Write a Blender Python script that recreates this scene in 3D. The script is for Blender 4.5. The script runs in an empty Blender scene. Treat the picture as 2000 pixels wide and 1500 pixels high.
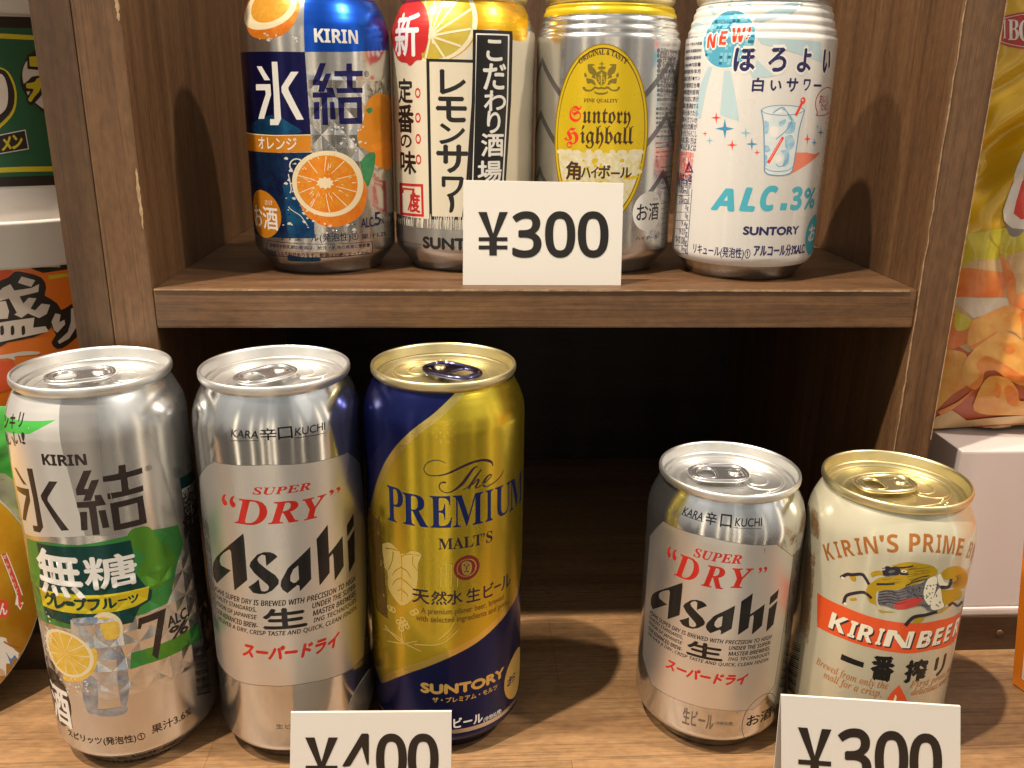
import bpy, bmesh, math, random
from mathutils import Vector, Matrix, noise
from mathutils.geometry import tessellate_polygon
from mathutils.bvhtree import BVHTree

SC = bpy.context.scene
COL = SC.collection
S = 0.1                       # every length below is in decimetres, meshes are stored in metres
PI = math.pi

# ------------------------------------------------------------------ camera
CAM_F, CAM_H = 1715.8, 2.698      # focal length in photo pixels (2000 wide), lens height above the counter
_p, _y, _r = math.radians(18.177), math.radians(3.259), math.radians(0.789)
FW = Vector((math.sin(_y) * math.cos(_p), math.cos(_y) * math.cos(_p), -math.sin(_p)))
_ri = Vector((math.cos(_y), -math.sin(_y), 0))
_up = _ri.cross(FW)
RT = math.cos(_r) * _ri + math.sin(_r) * _up
UP = -math.sin(_r) * _ri + math.cos(_r) * _up
EYE = Vector((0, 0, CAM_H))
cd = bpy.data.cameras.new('camera')
cd.sensor_width = 36
cd.lens = CAM_F / 2000 * 36
cd.clip_start = 0.01
cd.clip_end = 50
cam = bpy.data.objects.new('camera', cd)
COL.objects.link(cam)
cam.matrix_world = Matrix(((RT.x, UP.x, -FW.x, EYE.x * S), (RT.y, UP.y, -FW.y, EYE.y * S), (RT.z, UP.z, -FW.z, EYE.z * S), (0, 0, 0, 1)))
SC.camera = cam

# ------------------------------------------------------------------ light
SC.view_settings.view_transform = 'Standard'
SC.view_settings.look = 'None'
SC.view_settings.exposure = 0.1
SC.view_settings.gamma = 1
SC.view_settings.use_curve_mapping = False
W = bpy.data.worlds.new('World')
SC.world = W
W.use_nodes = True


def world():
    """dim warm shop interior: pale ceiling, brown shelving standing in vertical blocks, dark floor"""
    nt = W.node_tree
    N, L = nt.nodes, nt.links
    N.clear()
    out = N.new('ShaderNodeOutputWorld')
    bg = N.new('ShaderNodeBackground')
    tc = N.new('ShaderNodeTexCoord')
    sep = N.new('ShaderNodeSeparateXYZ')
    L.new(tc.outputs['Generated'], sep.inputs[0])
    vert = N.new('ShaderNodeValToRGB')            # by height
    mr = N.new('ShaderNodeMapRange')
    mr.inputs['From Min'].default_value = -1
    mr.inputs['From Max'].default_value = 1
    L.new(sep.outputs['Z'], mr.inputs['Value'])
    L.new(mr.outputs[0], vert.inputs[0])
    e = vert.color_ramp.elements
    e[0].position, e[0].color = 0.0, (0.13, 0.105, 0.08, 1)
    e[1].position, e[1].color = 1.0, (0.44, 0.435, 0.41, 1)
    for p, c in ((0.38, (0.15, 0.125, 0.10, 1)), (0.50, (0.27, 0.245, 0.215, 1)), (0.64, (0.42, 0.395, 0.355, 1)), (0.80, (0.56, 0.55, 0.51, 1))):
        k = e.new(p)
        k.color = c
    ang = N.new('ShaderNodeMath')
    ang.operation = 'ARCTAN2'
    L.new(sep.outputs['X'], ang.inputs[0])
    L.new(sep.outputs['Y'], ang.inputs[1])
    az = N.new('ShaderNodeCombineXYZ')
    L.new(ang.outputs[0], az.inputs[0])
    zz = N.new('ShaderNodeMath')
    zz.operation = 'MULTIPLY'
    zz.inputs[1].default_value = 0.35
    L.new(sep.outputs['Z'], zz.inputs[0])
    L.new(zz.outputs[0], az.inputs[1])
    n1 = N.new('ShaderNodeTexVoronoi')
    n1.voronoi_dimensions = '2D'
    n1.inputs['Scale'].default_value = 2.6
    n1.inputs['Randomness'].default_value = 0.9
    L.new(az.outputs[0], n1.inputs['Vector'])
    sv = N.new('ShaderNodeSeparateColor')
    L.new(n1.outputs['Color'], sv.inputs[0])
    m1 = N.new('ShaderNodeMapRange')
    m1.inputs['From Min'].default_value = 0.1
    m1.inputs['From Max'].default_value = 0.9
    m1.inputs['To Min'].default_value = 0.5
    m1.inputs['To Max'].default_value = 1.6
    L.new(sv.outputs[0], m1.inputs['Value'])
    mul = N.new('ShaderNodeVectorMath')
    mul.operation = 'SCALE'
    L.new(vert.outputs[0], mul.inputs[0])
    L.new(m1.outputs[0], mul.inputs['Scale'])
    # narrow bright uprights, added at random to streak the can reflections
    n2 = N.new('ShaderNodeTexNoise')
    n2.noise_dimensions = '1D'
    n2.inputs['Scale'].default_value = 8.0
    n2.inputs['Detail'].default_value = 1.5
    L.new(ang.outputs[0], n2.inputs['W'])
    m2 = N.new('ShaderNodeMapRange')
    m2.interpolation_type = 'SMOOTHSTEP'
    m2.inputs['From Min'].default_value = 0.60
    m2.inputs['From Max'].default_value = 0.70
    m2.inputs['To Max'].default_value = 2.0
    L.new(n2.outputs['Fac'], m2.inputs['Value'])
    m3 = N.new('ShaderNodeMapRange')
    m3.interpolation_type = 'SMOOTHSTEP'
    m3.inputs['From Min'].default_value = 0.50
    m3.inputs['From Max'].default_value = 0.25
    L.new(sep.outputs['Z'], m3.inputs['Value'])
    m4 = N.new('ShaderNodeMath')
    m4.operation = 'MULTIPLY'
    L.new(m2.outputs[0], m4.inputs[0])
    L.new(m3.outputs[0], m4.inputs[1])
    st = N.new('ShaderNodeVectorMath')
    st.operation = 'SCALE'
    st.inputs[0].default_value = (1.0, 0.82, 0.58)
    L.new(m4.outputs[0], st.inputs['Scale'])
    ad = N.new('ShaderNodeVectorMath')
    ad.operation = 'ADD'
    L.new(mul.outputs[0], ad.inputs[0])
    L.new(st.outputs[0], ad.inputs[1])
    L.new(ad.outputs[0], bg.inputs['Color'])
    bg.inputs['Strength'].default_value = 1.12
    L.new(bg.outputs[0], out.inputs['Surface'])


world()


def spot(name, x, y, z, tx, ty, tz, watts, color, radius=0.018, cone=70):
    ld = bpy.data.lights.new(name, 'SPOT')
    ld.energy = watts
    ld.color = color
    ld.shadow_soft_size = radius
    ld.spot_size = math.radians(cone)
    ld.spot_blend = 0.5
    o = bpy.data.objects.new(name, ld)
    COL.objects.link(o)
    o.location = (x * S, y * S, z * S)
    d = Vector((tx - x, ty - y, tz - z))
    o.rotation_euler = d.to_track_quat('-Z', 'Y').to_euler()
    return o


WARM = (1.0, 0.86, 0.70)
spot('ceiling_spot', -6.2, -1.0, 20.0, 0.2, 3.6, 1.0, 215, WARM, 0.022)
spot('ceiling_spot', -14.0, -1.0, 20.0, 0.2, 3.6, 1.0, 155, WARM, 0.06)
spot('ceiling_spot', 13.5, -1.0, 20.0, 0.2, 3.6, 1.0, 135, WARM, 0.06)


# ------------------------------------------------------------------ helpers
def px_ray(x, y):
    return EYE, FW + (x - 1000) / CAM_F * RT - (y - 750) / CAM_F * UP


def on_plane(x, y, axis, value):
    o, d = px_ray(x, y)
    return o + d * ((value - o[axis]) / d[axis])


def thing(name, label, cat, loc=(0, 0, 0), group=None, rotz=0):
    o = bpy.data.objects.new(name, None)
    o.empty_display_size = 0.02
    COL.objects.link(o)
    o.location = [c * S for c in loc]
    o.rotation_euler = (0, 0, rotz)
    tag(o, label, cat, group)
    return o


def tag(o, label=None, cat=None, group=None, kind=None):
    if label:
        o['label'] = label
    if cat:
        o['category'] = cat
    if group:
        o['group'] = group
    if kind:
        o['kind'] = kind
    return o


def link_mesh(name, verts, faces, mats, mi=None, parent=None, smooth=False, normals=None, label=None):
    """verts in decimetres, local to the parent"""
    me = bpy.data.meshes.new(name)
    me.from_pydata([(v[0] * S, v[1] * S, v[2] * S) for v in verts], [], faces)
    for m in (mats if isinstance(mats, (list, tuple)) else [mats]):
        me.materials.append(m)
    if mi:
        me.polygons.foreach_set('material_index', mi)
    if smooth:
        me.polygons.foreach_set('use_smooth', [True] * len(me.polygons))
    me.update()
    if normals:
        me.normals_split_custom_set_from_vertices(normals)
    o = bpy.data.objects.new(name, me)
    COL.objects.link(o)
    if parent:
        o.parent = parent
    if label:
        o['label'] = label
    return o


def link_bm(name, bm, mats, parent=None, smooth=False, label=None):
    bm.verts.index_update()
    vs = [tuple(v.co) for v in bm.verts]
    fs = [[v.index for v in f.verts] for f in bm.faces]
    mi = [f.material_index for f in bm.faces]
    sm = [f.smooth for f in bm.faces]
    bm.free()
    o = link_mesh(name, vs, fs, mats, mi, parent, smooth, label=label)
    if not smooth:
        o.data.polygons.foreach_set('use_smooth', sm)
    return o


def box_bm(x0, x1, y0, y1, z0, z1, bev=0.006, bm=None):
    b = bmesh.new()
    bmesh.ops.create_cube(b, size=1)
    for v in b.verts:
        v.co = Vector(((x0 + x1) / 2 + v.co.x * (x1 - x0), (y0 + y1) / 2 + v.co.y * (y1 - y0), (z0 + z1) / 2 + v.co.z * (z1 - z0)))
    if bev:
        bmesh.ops.bevel(b, geom=list(b.edges), offset=bev, segments=2, affect='EDGES', profile=0.7)
    if bm is None:
        return b
    me = bpy.data.meshes.new('tmp')
    b.to_mesh(me)
    bm.from_mesh(me)
    bpy.data.meshes.remove(me)
    b.free()
    return bm


def lathe(profile, n=96, closed_top=False):
    """profile [(r, z)] -> verts, quads"""
    vs, fs = [], []
    for r, z in profile:
        for k in range(n):
            a = 2 * PI * k / n
            vs.append((r * math.sin(a), -r * math.cos(a), z))
    for i in range(len(profile) - 1):
        for k in range(n):
            k2 = (k + 1) % n
            fs.append((i * n + k, i * n + k2, (i + 1) * n + k2, (i + 1) * n + k))
    if closed_top:
        fs.append(tuple((len(profile) - 1) * n + k for k in range(n)))
    return vs, fs


# ------------------------------------------------------------------ materials
MATS = {}


def principled(name):
    m = bpy.data.materials.new(name)
    m.use_nodes = True
    return m, m.node_tree, m.node_tree.nodes['Principled BSDF']


def ink(name, col, metal=0.0, rough=0.35, coat=0.0, facet=None, noise_amt=0.0, noise_scale=400, grain=0.0, col2=None, bump=0.0):
    """printed or bare surface; facet=(v0,v1) presses the diamond pattern between two heights (dm) above the base"""
    key = (name, facet)
    if key in MATS:
        return MATS[key]
    m, nt, b = principled(name)
    N, L = nt.nodes, nt.links
    b.inputs['Base Color'].default_value = (*col, 1)
    b.inputs['Metallic'].default_value = metal
    b.inputs['Roughness'].default_value = rough
    if coat:
        b.inputs['Coat Weight'].default_value = coat
        b.inputs['Coat Roughness'].default_value = 0.08
    tc = N.new('ShaderNodeTexCoord')
    if col2:
        nz = N.new('ShaderNodeTexNoise')
        nz.inputs['Scale'].default_value = noise_scale
        nz.inputs['Detail'].default_value = 5
        nz.inputs['Roughness'].default_value = 0.65
        L.new(tc.outputs['Object'], nz.inputs['Vector'])
        rp = N.new('ShaderNodeValToRGB')
        rp.color_ramp.elements[0].position = 0.38
        rp.color_ramp.elements[1].position = 0.62
        rp.color_ramp.elements[0].color = (*col, 1)
        rp.color_ramp.elements[1].color = (*col2, 1)
        L.new(nz.outputs['Fac'], rp.inputs[0])
        L.new(rp.outputs[0], b.inputs['Base Color'])
    else:
        # slight unevenness of the print and of the gloss
        nz = N.new('ShaderNodeTexNoise')
        nz.inputs['Scale'].default_value = 60
        nz.inputs['Detail'].default_value = 4
        L.new(tc.outputs['Object'], nz.inputs['Vector'])
    mr = N.new('ShaderNodeMapRange')
    mr.inputs['To Min'].default_value = max(0.02, rough - 0.05)
    mr.inputs['To Max'].default_value = rough + 0.06
    L.new(nz.outputs['Fac'], mr.inputs['Value'])
    L.new(mr.outputs[0], b.inputs['Roughness'])
    last = None
    if grain:
        g = N.new('ShaderNodeTexNoise')
        g.inputs['Scale'].default_value = 2600
        g.inputs['Detail'].default_value = 2
        L.new(tc.outputs['Object'], g.inputs['Vector'])
        bp = N.new('ShaderNodeBump')
        bp.inputs['Strength'].default_value = grain
        bp.inputs['Distance'].default_value = 0.0002
        L.new(g.outputs['Fac'], bp.inputs['Height'])
        last = bp
    if metal > 0.3 or bump:
        # faint dents of thin aluminium
        g = N.new('ShaderNodeTexNoise')
        g.inputs['Scale'].default_value = 45
        g.inputs['Detail'].default_value = 1.5
        L.new(tc.outputs['Object'], g.inputs['Vector'])
        bp = N.new('ShaderNodeBump')
        bp.inputs['Strength'].default_value = 0.25 + bump
        bp.inputs['Distance'].default_value = 0.0006
        L.new(g.outputs['Fac'], bp.inputs['Height'])
        if last:
            L.new(last.outputs[0], bp.inputs['Normal'])
        last = bp
    if facet:
        v0, v1 = facet
        sp = N.new('ShaderNodeSeparateXYZ')
        L.new(tc.outputs['Object'], sp.inputs[0])

        def mth(op, a, bb=None, c=None):
            n = N.new('ShaderNodeMath')
            n.operation = op
            for i, q in enumerate((a, bb, c)):
                if q is None:
                    continue
                if isinstance(q, (int, float)):
                    n.inputs[i].default_value = q
                else:
                    L.new(q, n.inputs[i])
            return n.outputs[0]
        ny = mth('MULTIPLY', sp.outputs['Y'], -1.0)
        th = mth('ARCTAN2', sp.outputs['X'], ny)
        a = mth('MULTIPLY', th, 19 / (2 * PI))
        z = mth('MULTIPLY', sp.outputs['Z'], 1 / 0.0112)
        p1 = mth('PINGPONG', mth('ADD', mth('ADD', a, z), 40.0), 0.5)
        p2 = mth('PINGPONG', mth('ADD', mth('SUBTRACT', a, z), 40.0), 0.5)
        p3 = mth('PINGPONG', mth('ADD', z, 40.0), 0.5)
        h = mth('ADD', mth('MINIMUM', p1, p2), mth('MULTIPLY', p3, 0.5))
        m0 = N.new('ShaderNodeMapRange')
        m0.interpolation_type = 'SMOOTHSTEP'
        m0.inputs['From Min'].default_value = v0 * S - 0.002
        m0.inputs['From Max'].default_value = v0 * S + 0.002
        L.new(sp.outputs['Z'], m0.inputs['Value'])
        m1 = N.new('ShaderNodeMapRange')
        m1.interpolation_type = 'SMOOTHSTEP'
        m1.inputs['From Min'].default_value = v1 * S + 0.002
        m1.inputs['From Max'].default_value = v1 * S - 0.002
        L.new(sp.outputs['Z'], m1.inputs['Value'])
        h = mth('MULTIPLY', h, mth('MULTIPLY', m0.outputs[0], m1.outputs[0]))
        bp = N.new('ShaderNodeBump')
        bp.inputs['Strength'].default_value = 1.0
        bp.inputs['Distance'].default_value = 0.0012
        L.new(h, bp.inputs['Height'])
        if last:
            L.new(last.outputs[0], bp.inputs['Normal'])
        last = bp
    if last:
        L.new(last.outputs[0], b.inputs['Normal'])
    MATS[key] = m
    return m


def wood(name, dark, mid, light, axis='X', seed=0.0, rough=0.42, pore=0.5, planks=False, scale=1.0):
    m, nt, b = principled(name)
    N, L = nt.nodes, nt.links
    tc = N.new('ShaderNodeTexCoord')

    def mapped(along, across):
        mp = N.new('ShaderNodeMapping')
        sc = [across, across, across]
        sc['XYZ'.index(axis)] = along
        mp.inputs['Scale'].default_value = sc
        mp.inputs['Location'].default_value = (seed, seed * 1.7, seed * 0.6)
        L.new(tc.outputs['Object'], mp.inputs['Vector'])
        return mp

    def nz(vec, scale, detail, dist=0.0, rgh=0.55):
        n = N.new('ShaderNodeTexNoise')
        n.inputs['Scale'].default_value = scale
        n.inputs['Detail'].default_value = detail
        n.inputs['Distortion'].default_value = dist
        n.inputs['Roughness'].default_value = rgh
        L.new(vec.outputs[0], n.inputs['Vector'])
        return n
    n1 = nz(mapped(1.4 * scale, 26 * scale), 3.0, 5, 0.4)
    n2 = nz(mapped(5 * scale, 330 * scale), 3.0, 3, 0.1, 0.7)
    n3 = nz(mapped(60, 150), 3.0, 2)
    rp = N.new('ShaderNodeValToRGB')
    e = rp.color_ramp.elements
    e[0].position, e[0].color = 0.30, (*dark, 1)
    e[1].position, e[1].color = 0.72, (*light, 1)
    k = e.new(0.5)
    k.color = (*mid, 1)
    L.new(n1.outputs['Fac'], rp.inputs[0])
    # thin dark pores along the grain
    r2 = N.new('ShaderNodeMapRange')
    r2.inputs['From Min'].default_value = 0.50
    r2.inputs['From Max'].default_value = 0.66
    r2.inputs['To Min'].default_value = 0.0
    r2.inputs['To Max'].default_value = pore
    L.new(n2.outputs['Fac'], r2.inputs['Value'])
    mx = N.new('ShaderNodeMix')
    mx.data_type = 'RGBA'
    L.new(r2.outputs[0], mx.inputs[0])
    L.new(rp.outputs[0], mx.inputs[6])
    mx.inputs[7].default_value = (dark[0] * 0.45, dark[1] * 0.42, dark[2] * 0.4, 1)
    col = mx.outputs[2]
    # fine mottling
    r3 = N.new('ShaderNodeMapRange')
    r3.inputs['From Min'].default_value = 0.3
    r3.inputs['From Max'].default_value = 0.7
    r3.inputs['To Min'].default_value = 0.82
    r3.inputs['To Max'].default_value = 1.14
    L.new(n3.outputs['Fac'], r3.inputs['Value'])
    vm = N.new('ShaderNodeVectorMath')
    vm.operation = 'SCALE'
    L.new(col, vm.inputs[0])
    L.new(r3.outputs[0], vm.inputs['Scale'])
    col = vm.outputs[0]
    if planks:
        br = N.new('ShaderNodeTexBrick')
        br.inputs['Color1'].default_value = (1.12, 1.10, 1.06, 1)
        br.inputs['Color2'].default_value = (0.84, 0.82, 0.80, 1)
        br.inputs['Mortar'].default_value = (0.62, 0.58, 0.55, 1)
        br.inputs['Scale'].default_value = 1.0
        br.inputs['Mortar Size'].default_value = 0.00018
        br.inputs['Brick Width'].default_value = 0.31
        br.inputs['Row Height'].default_value = 0.0525
        mp = N.new('ShaderNodeMapping')
        mp.inputs['Location'].default_value = (0.11, -0.3575 + 0.0525 * 8, 0)
        L.new(tc.outputs['Object'], mp.inputs['Vector'])
        L.new(mp.outputs[0], br.inputs['Vector'])
        v2 = N.new('ShaderNodeVectorMath')
        v2.operation = 'MULTIPLY'
        L.new(col, v2.inputs[0])
        L.new(br.outputs['Color'], v2.inputs[1])
        col = v2.outputs[0]
    L.new(col, b.inputs['Base Color'])
    mr = N.new('ShaderNodeMapRange')
    mr.inputs['To Min'].default_value = rough - 0.08
    mr.inputs['To Max'].default_value = rough + 0.12
    L.new(n2.outputs['Fac'], mr.inputs['Value'])
    L.new(mr.outputs[0], b.inputs['Roughness'])
    bp = N.new('ShaderNodeBump')
    bp.inputs['Strength'].default_value = 0.35
    bp.inputs['Distance'].default_value = 0.0004
    L.new(n2.outputs['Fac'], bp.inputs['Height'])
    L.new(bp.outputs[0], b.inputs['Normal'])
    return m


# ------------------------------------------------------------------ lettering
_fonts = {}


def _alpha(s, up, lo=None, dg=None):
    r = ''
    for c in s:
        if 'A' <= c <= 'Z':
            r += chr(up + ord(c) - 65)
        elif 'a' <= c <= 'z' and lo:
            r += chr(lo + ord(c) - 97)
        elif '0' <= c <= '9' and dg:
            r += chr(dg + ord(c) - 48)
        else:
            r += c
    return r


def serif(s): return _alpha(s, 0x1D400, 0x1D41A, 0x1D7CE)
def serif_it(s): return _alpha(s, 0x1D468, 0x1D482, 0x1D7CE)
def black_letter(s): return _alpha(s, 0x1D56C, 0x1D586)
def sans_b(s): return _alpha(s, 0x1D5D4, 0x1D5EE, 0x1D7EC)
def sans_bi(s): return _alpha(s, 0x1D63C, 0x1D656, 0x1D7EC)
def sans_i(s): return _alpha(s, 0x1D608, 0x1D622, 0x1D7E2)


def glyphs(s, offset=0.0, spacing=1.0):
    key = (s, offset, spacing)
    if key not in _fonts:
        c = bpy.data.curves.new('lettering', 'FONT')
        c.body = s
        c.offset = offset
        c.space_character = spacing
        c.resolution_u = 4
        o = bpy.data.objects.new('lettering', c)
        COL.objects.link(o)
        dg = bpy.context.evaluated_depsgraph_get()
        ev = o.evaluated_get(dg)
        me = ev.to_mesh()
        vs = [(v.co.x, v.co.y) for v in me.vertices]
        fs = [tuple(p.vertices) for p in me.polygons]
        ev.to_mesh_clear()
        bpy.data.objects.remove(o)
        bpy.data.curves.remove(c)
        _fonts[key] = (vs, fs)
    return _fonts[key]


def smooth_path(pts, n=6):
    out = []
    P = [pts[0]] + list(pts) + [pts[-1]]
    for i in range(1, len(P) - 2):
        for k in range(n):
            t = k / n
            q = []
            for j in range(len(P[0])):
                a, b, c, d = P[i - 1][j], P[i][j], P[i + 1][j], P[i + 2][j]
                q.append(0.5 * (2 * b + (c - a) * t + (2 * a - 5 * b + 4 * c - d) * t * t + (3 * b - a - 3 * c + d) * t ** 3))
            out.append(tuple(q))
    out.append(tuple(pts[-1]))
    return out


def ribbon(pts, w0, w1=None, closed=False):
    """outline polygon of a stroke; a third coordinate on the points is a width factor"""
    L, R = [], []
    n = len(pts)
    for i, p in enumerate(pts):
        a = pts[max(i - 1, 0)]
        b = pts[min(i + 1, n - 1)]
        dx, dy = b[0] - a[0], b[1] - a[1]
        l = math.hypot(dx, dy) or 1
        w = w0 if w1 is None else w0 + (w1 - w0) * i / (n - 1)
        if len(p) > 2:
            w *= p[2]
        L.append((p[0] - dy / l * w / 2, p[1] + dx / l * w / 2))
        R.append((p[0] + dy / l * w / 2, p[1] - dx / l * w / 2))
    return L + R[::-1]


class Print:
    """collects flat shapes given in photo pixels, puts them on a surface as thin layers of ink"""
    step = 0.00005

    def __init__(self):
        self.parts = {}
        self.stack = []
        self.view(0, 0, 1)

    def view(self, ox, oy, s):
        self.ox, self.oy, self.s = ox, oy, s

    def px(self, p):
        return (self.ox + p[0] * self.s, self.oy + p[1] * self.s)

    def _add(self, part, mat, v2, faces, sub=0):
        # a shape lies one film of ink above whatever it overlaps
        x0, x1 = min(p[0] for p in v2), max(p[0] for p in v2)
        y0, y1 = min(p[1] for p in v2), max(p[1] for p in v2)
        if sub:
            lay = self.last + 0.18 * sub
        else:
            lay = 1
            for a0, a1, b0, b1, l in self.stack:
                if a0 < x1 and a1 > x0 and b0 < y1 and b1 > y0 and l >= lay:
                    lay = l + 1
            self.last = lay
            self.stack.append((x0, x1, y0, y1, lay))
        self.parts.setdefault(part, []).append((mat, v2, faces, lay))

    def raw(self, part, mat, loops):
        """loops already in surface coordinates; first outer, others holes"""
        tri = tessellate_polygon([[Vector((p[0], p[1], 0)) for p in l] for l in loops])
        v = [p for l in loops for p in l]
        self._add(part, mat, v, [t for t in tri if len(set(t)) == 3])

    def poly(self, part, mat, *loops):
        self.raw(part, mat, [[self.uv(*self.px(p)) for p in l] for l in loops])

    def shape(self, part, mat, pts, n=5):
        q = smooth_path(list(pts) + [pts[0]], n)[:-1]
        self.poly(part, mat, q)

    def ell(self, part, mat, x0, y0, x1, y1, n=40, hole=None):
        """ellipse by its pixel bounds, hole = inner size factor"""
        l, r = self.uv(*self.px((x0, (y0 + y1) / 2))), self.uv(*self.px((x1, (y0 + y1) / 2)))
        t, b = self.uv(*self.px(((x0 + x1) / 2, y0))), self.uv(*self.px(((x0 + x1) / 2, y1)))
        c = ((l[0] + r[0]) / 2, (t[1] + b[1]) / 2)
        a, h = (r[0] - l[0]) / 2, (t[1] - b[1]) / 2
        def ring(k): return [(c[0] + a * k * math.cos(2 * PI * i / n), c[1] + h * k * math.sin(2 * PI * i / n)) for i in range(n)]
        self.raw(part, mat, [ring(1)] if not hole else [ring(1), ring(hole)])
        return c, a, h

    def stroke(self, part, mat, pts, w, w1=None, smooth=True):
        q = smooth_path(pts, 5) if smooth and len(pts) > 2 else pts
        self.poly(part, mat, ribbon(q, w, w1))

    def box(self, bl, tr):
        a, b = self.uv(*self.px(bl)), self.uv(*self.px(tr))
        return a[0], a[1], b[0], b[1]

    def text(self, part, mat, s, bl, tr, bold=0.0, arc=0.0, slant=0.0, rise=0.0, offset=0.0, em=False, spacing=1.0, uv=None, fan=0.0, h=None, v=None):
        """fits the ink of s between a bottom-left and a top-right pixel"""
        vs, fs = glyphs(s, offset, spacing)
        if not vs:
            return
        u0, v0, u1, v1 = uv or self.box(bl, tr)
        if h:
            v1 = v0 + h
        if v:
            v0, v1 = v
        if em:
            n = len(s)
            x0, x1, y0, y1 = 0, n, -0.12, 0.88
        else:
            x0, x1 = min(p[0] for p in vs), max(p[0] for p in vs)
            y0, y1 = min(p[1] for p in vs), max(p[1] for p in vs)
        sx, sy = (u1 - u0) / (x1 - x0), (v1 - v0) / (y1 - y0)
        # cut long glyph triangles where the text is bent
        shifts = [(0, 0)] + ([(bold, 0), (-bold, 0), (0, bold), (0, -bold)] if bold else [])
        for sub, (du, dv) in enumerate(shifts):
            out = []
            for x, y in vs:
                tx, ty = (x - x0) * sx, (y - y0) * sy
                f = tx / (u1 - u0)
                k = 2 * f - 1
                v = v0 + ty + arc * (1 - k * k) + rise * f
                u = u0 + tx + slant * ty + fan * k * ty
                out.append((u + du * abs(sy), v + dv * abs(sy)))
            self._add(part, mat, out, fs, sub)

    def column(self, part, mat, s, bl, tr, bold=0.0, fill=0.92):
        """one vertical column of characters"""
        u0, v0, u1, v1 = self.box(bl, tr)
        h = (v1 - v0) / len(s)
        for i, c in enumerate(s):
            top = v1 - i * h
            if c == 'ー':
                uc = (u0 + u1) / 2
                w = (u1 - u0) * 0.07
                self.raw(part, mat, [[(uc - w, top - h * .06), (uc + w * 1.3, top - h * .1), (uc + w * .9, top - h * .86), (uc - w * .4, top - h * .95), (uc - w * 1.2, top - h * .86)]])
                continue
            self.text(part, mat, c, None, None, bold=bold, em=True, uv=(u0, top - h * (0.5 + fill / 2), u1, top - h * (0.5 - fill / 2)))

    def star(self, part, mat, x, y, w, h):
        pts = []
        for i in range(8):
            a = i * PI / 4
            k = 1 if i % 2 == 0 else 0.24
            pts.append((x + w * k * math.cos(a), y + h * k * math.sin(a)))
        self.poly(part, mat, pts)

    def rows(self, part, mat, words, x0, x1, y0, y1, n, drift=0.0, fill=0.8, bold=0.0):
        """small print: n rows of running text between two pixel edges"""
        h = (y1 - y0) / n
        for i in range(n):
            w = words[i % len(words)]
            self.text(part, mat, w, (x0 + drift * i, y0 + h * (i + fill)), (x1 + drift * i, y0 + h * i), bold=bold)


def slice_grid(v2, faces, us, vs_):
    bm = bmesh.new()
    bv = [bm.verts.new((p[0], p[1], 0)) for p in v2]
    for f in faces:
        try:
            bm.faces.new([bv[i] for i in f])
        except ValueError:
            pass
    for x in us:
        bmesh.ops.bisect_plane(bm, geom=bm.verts[:] + bm.edges[:] + bm.faces[:], plane_co=(x, 0, 0), plane_no=(1, 0, 0), dist=1e-7)
    for y in vs_:
        bmesh.ops.bisect_plane(bm, geom=bm.verts[:] + bm.edges[:] + bm.faces[:], plane_co=(0, y, 0), plane_no=(0, 1, 0), dist=1e-7)
    bm.verts.index_update()
    V = [(v.co.x, v.co.y) for v in bm.verts]
    F = []
    for f in bm.faces:
        ids = [v.index for v in f.verts]
        if f.normal.z < 0:
            ids.reverse()
        F.append(ids)
    bm.free()
    return V, F


# ------------------------------------------------------------------ cans
NSEG = 144
R0 = 0.33


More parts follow.
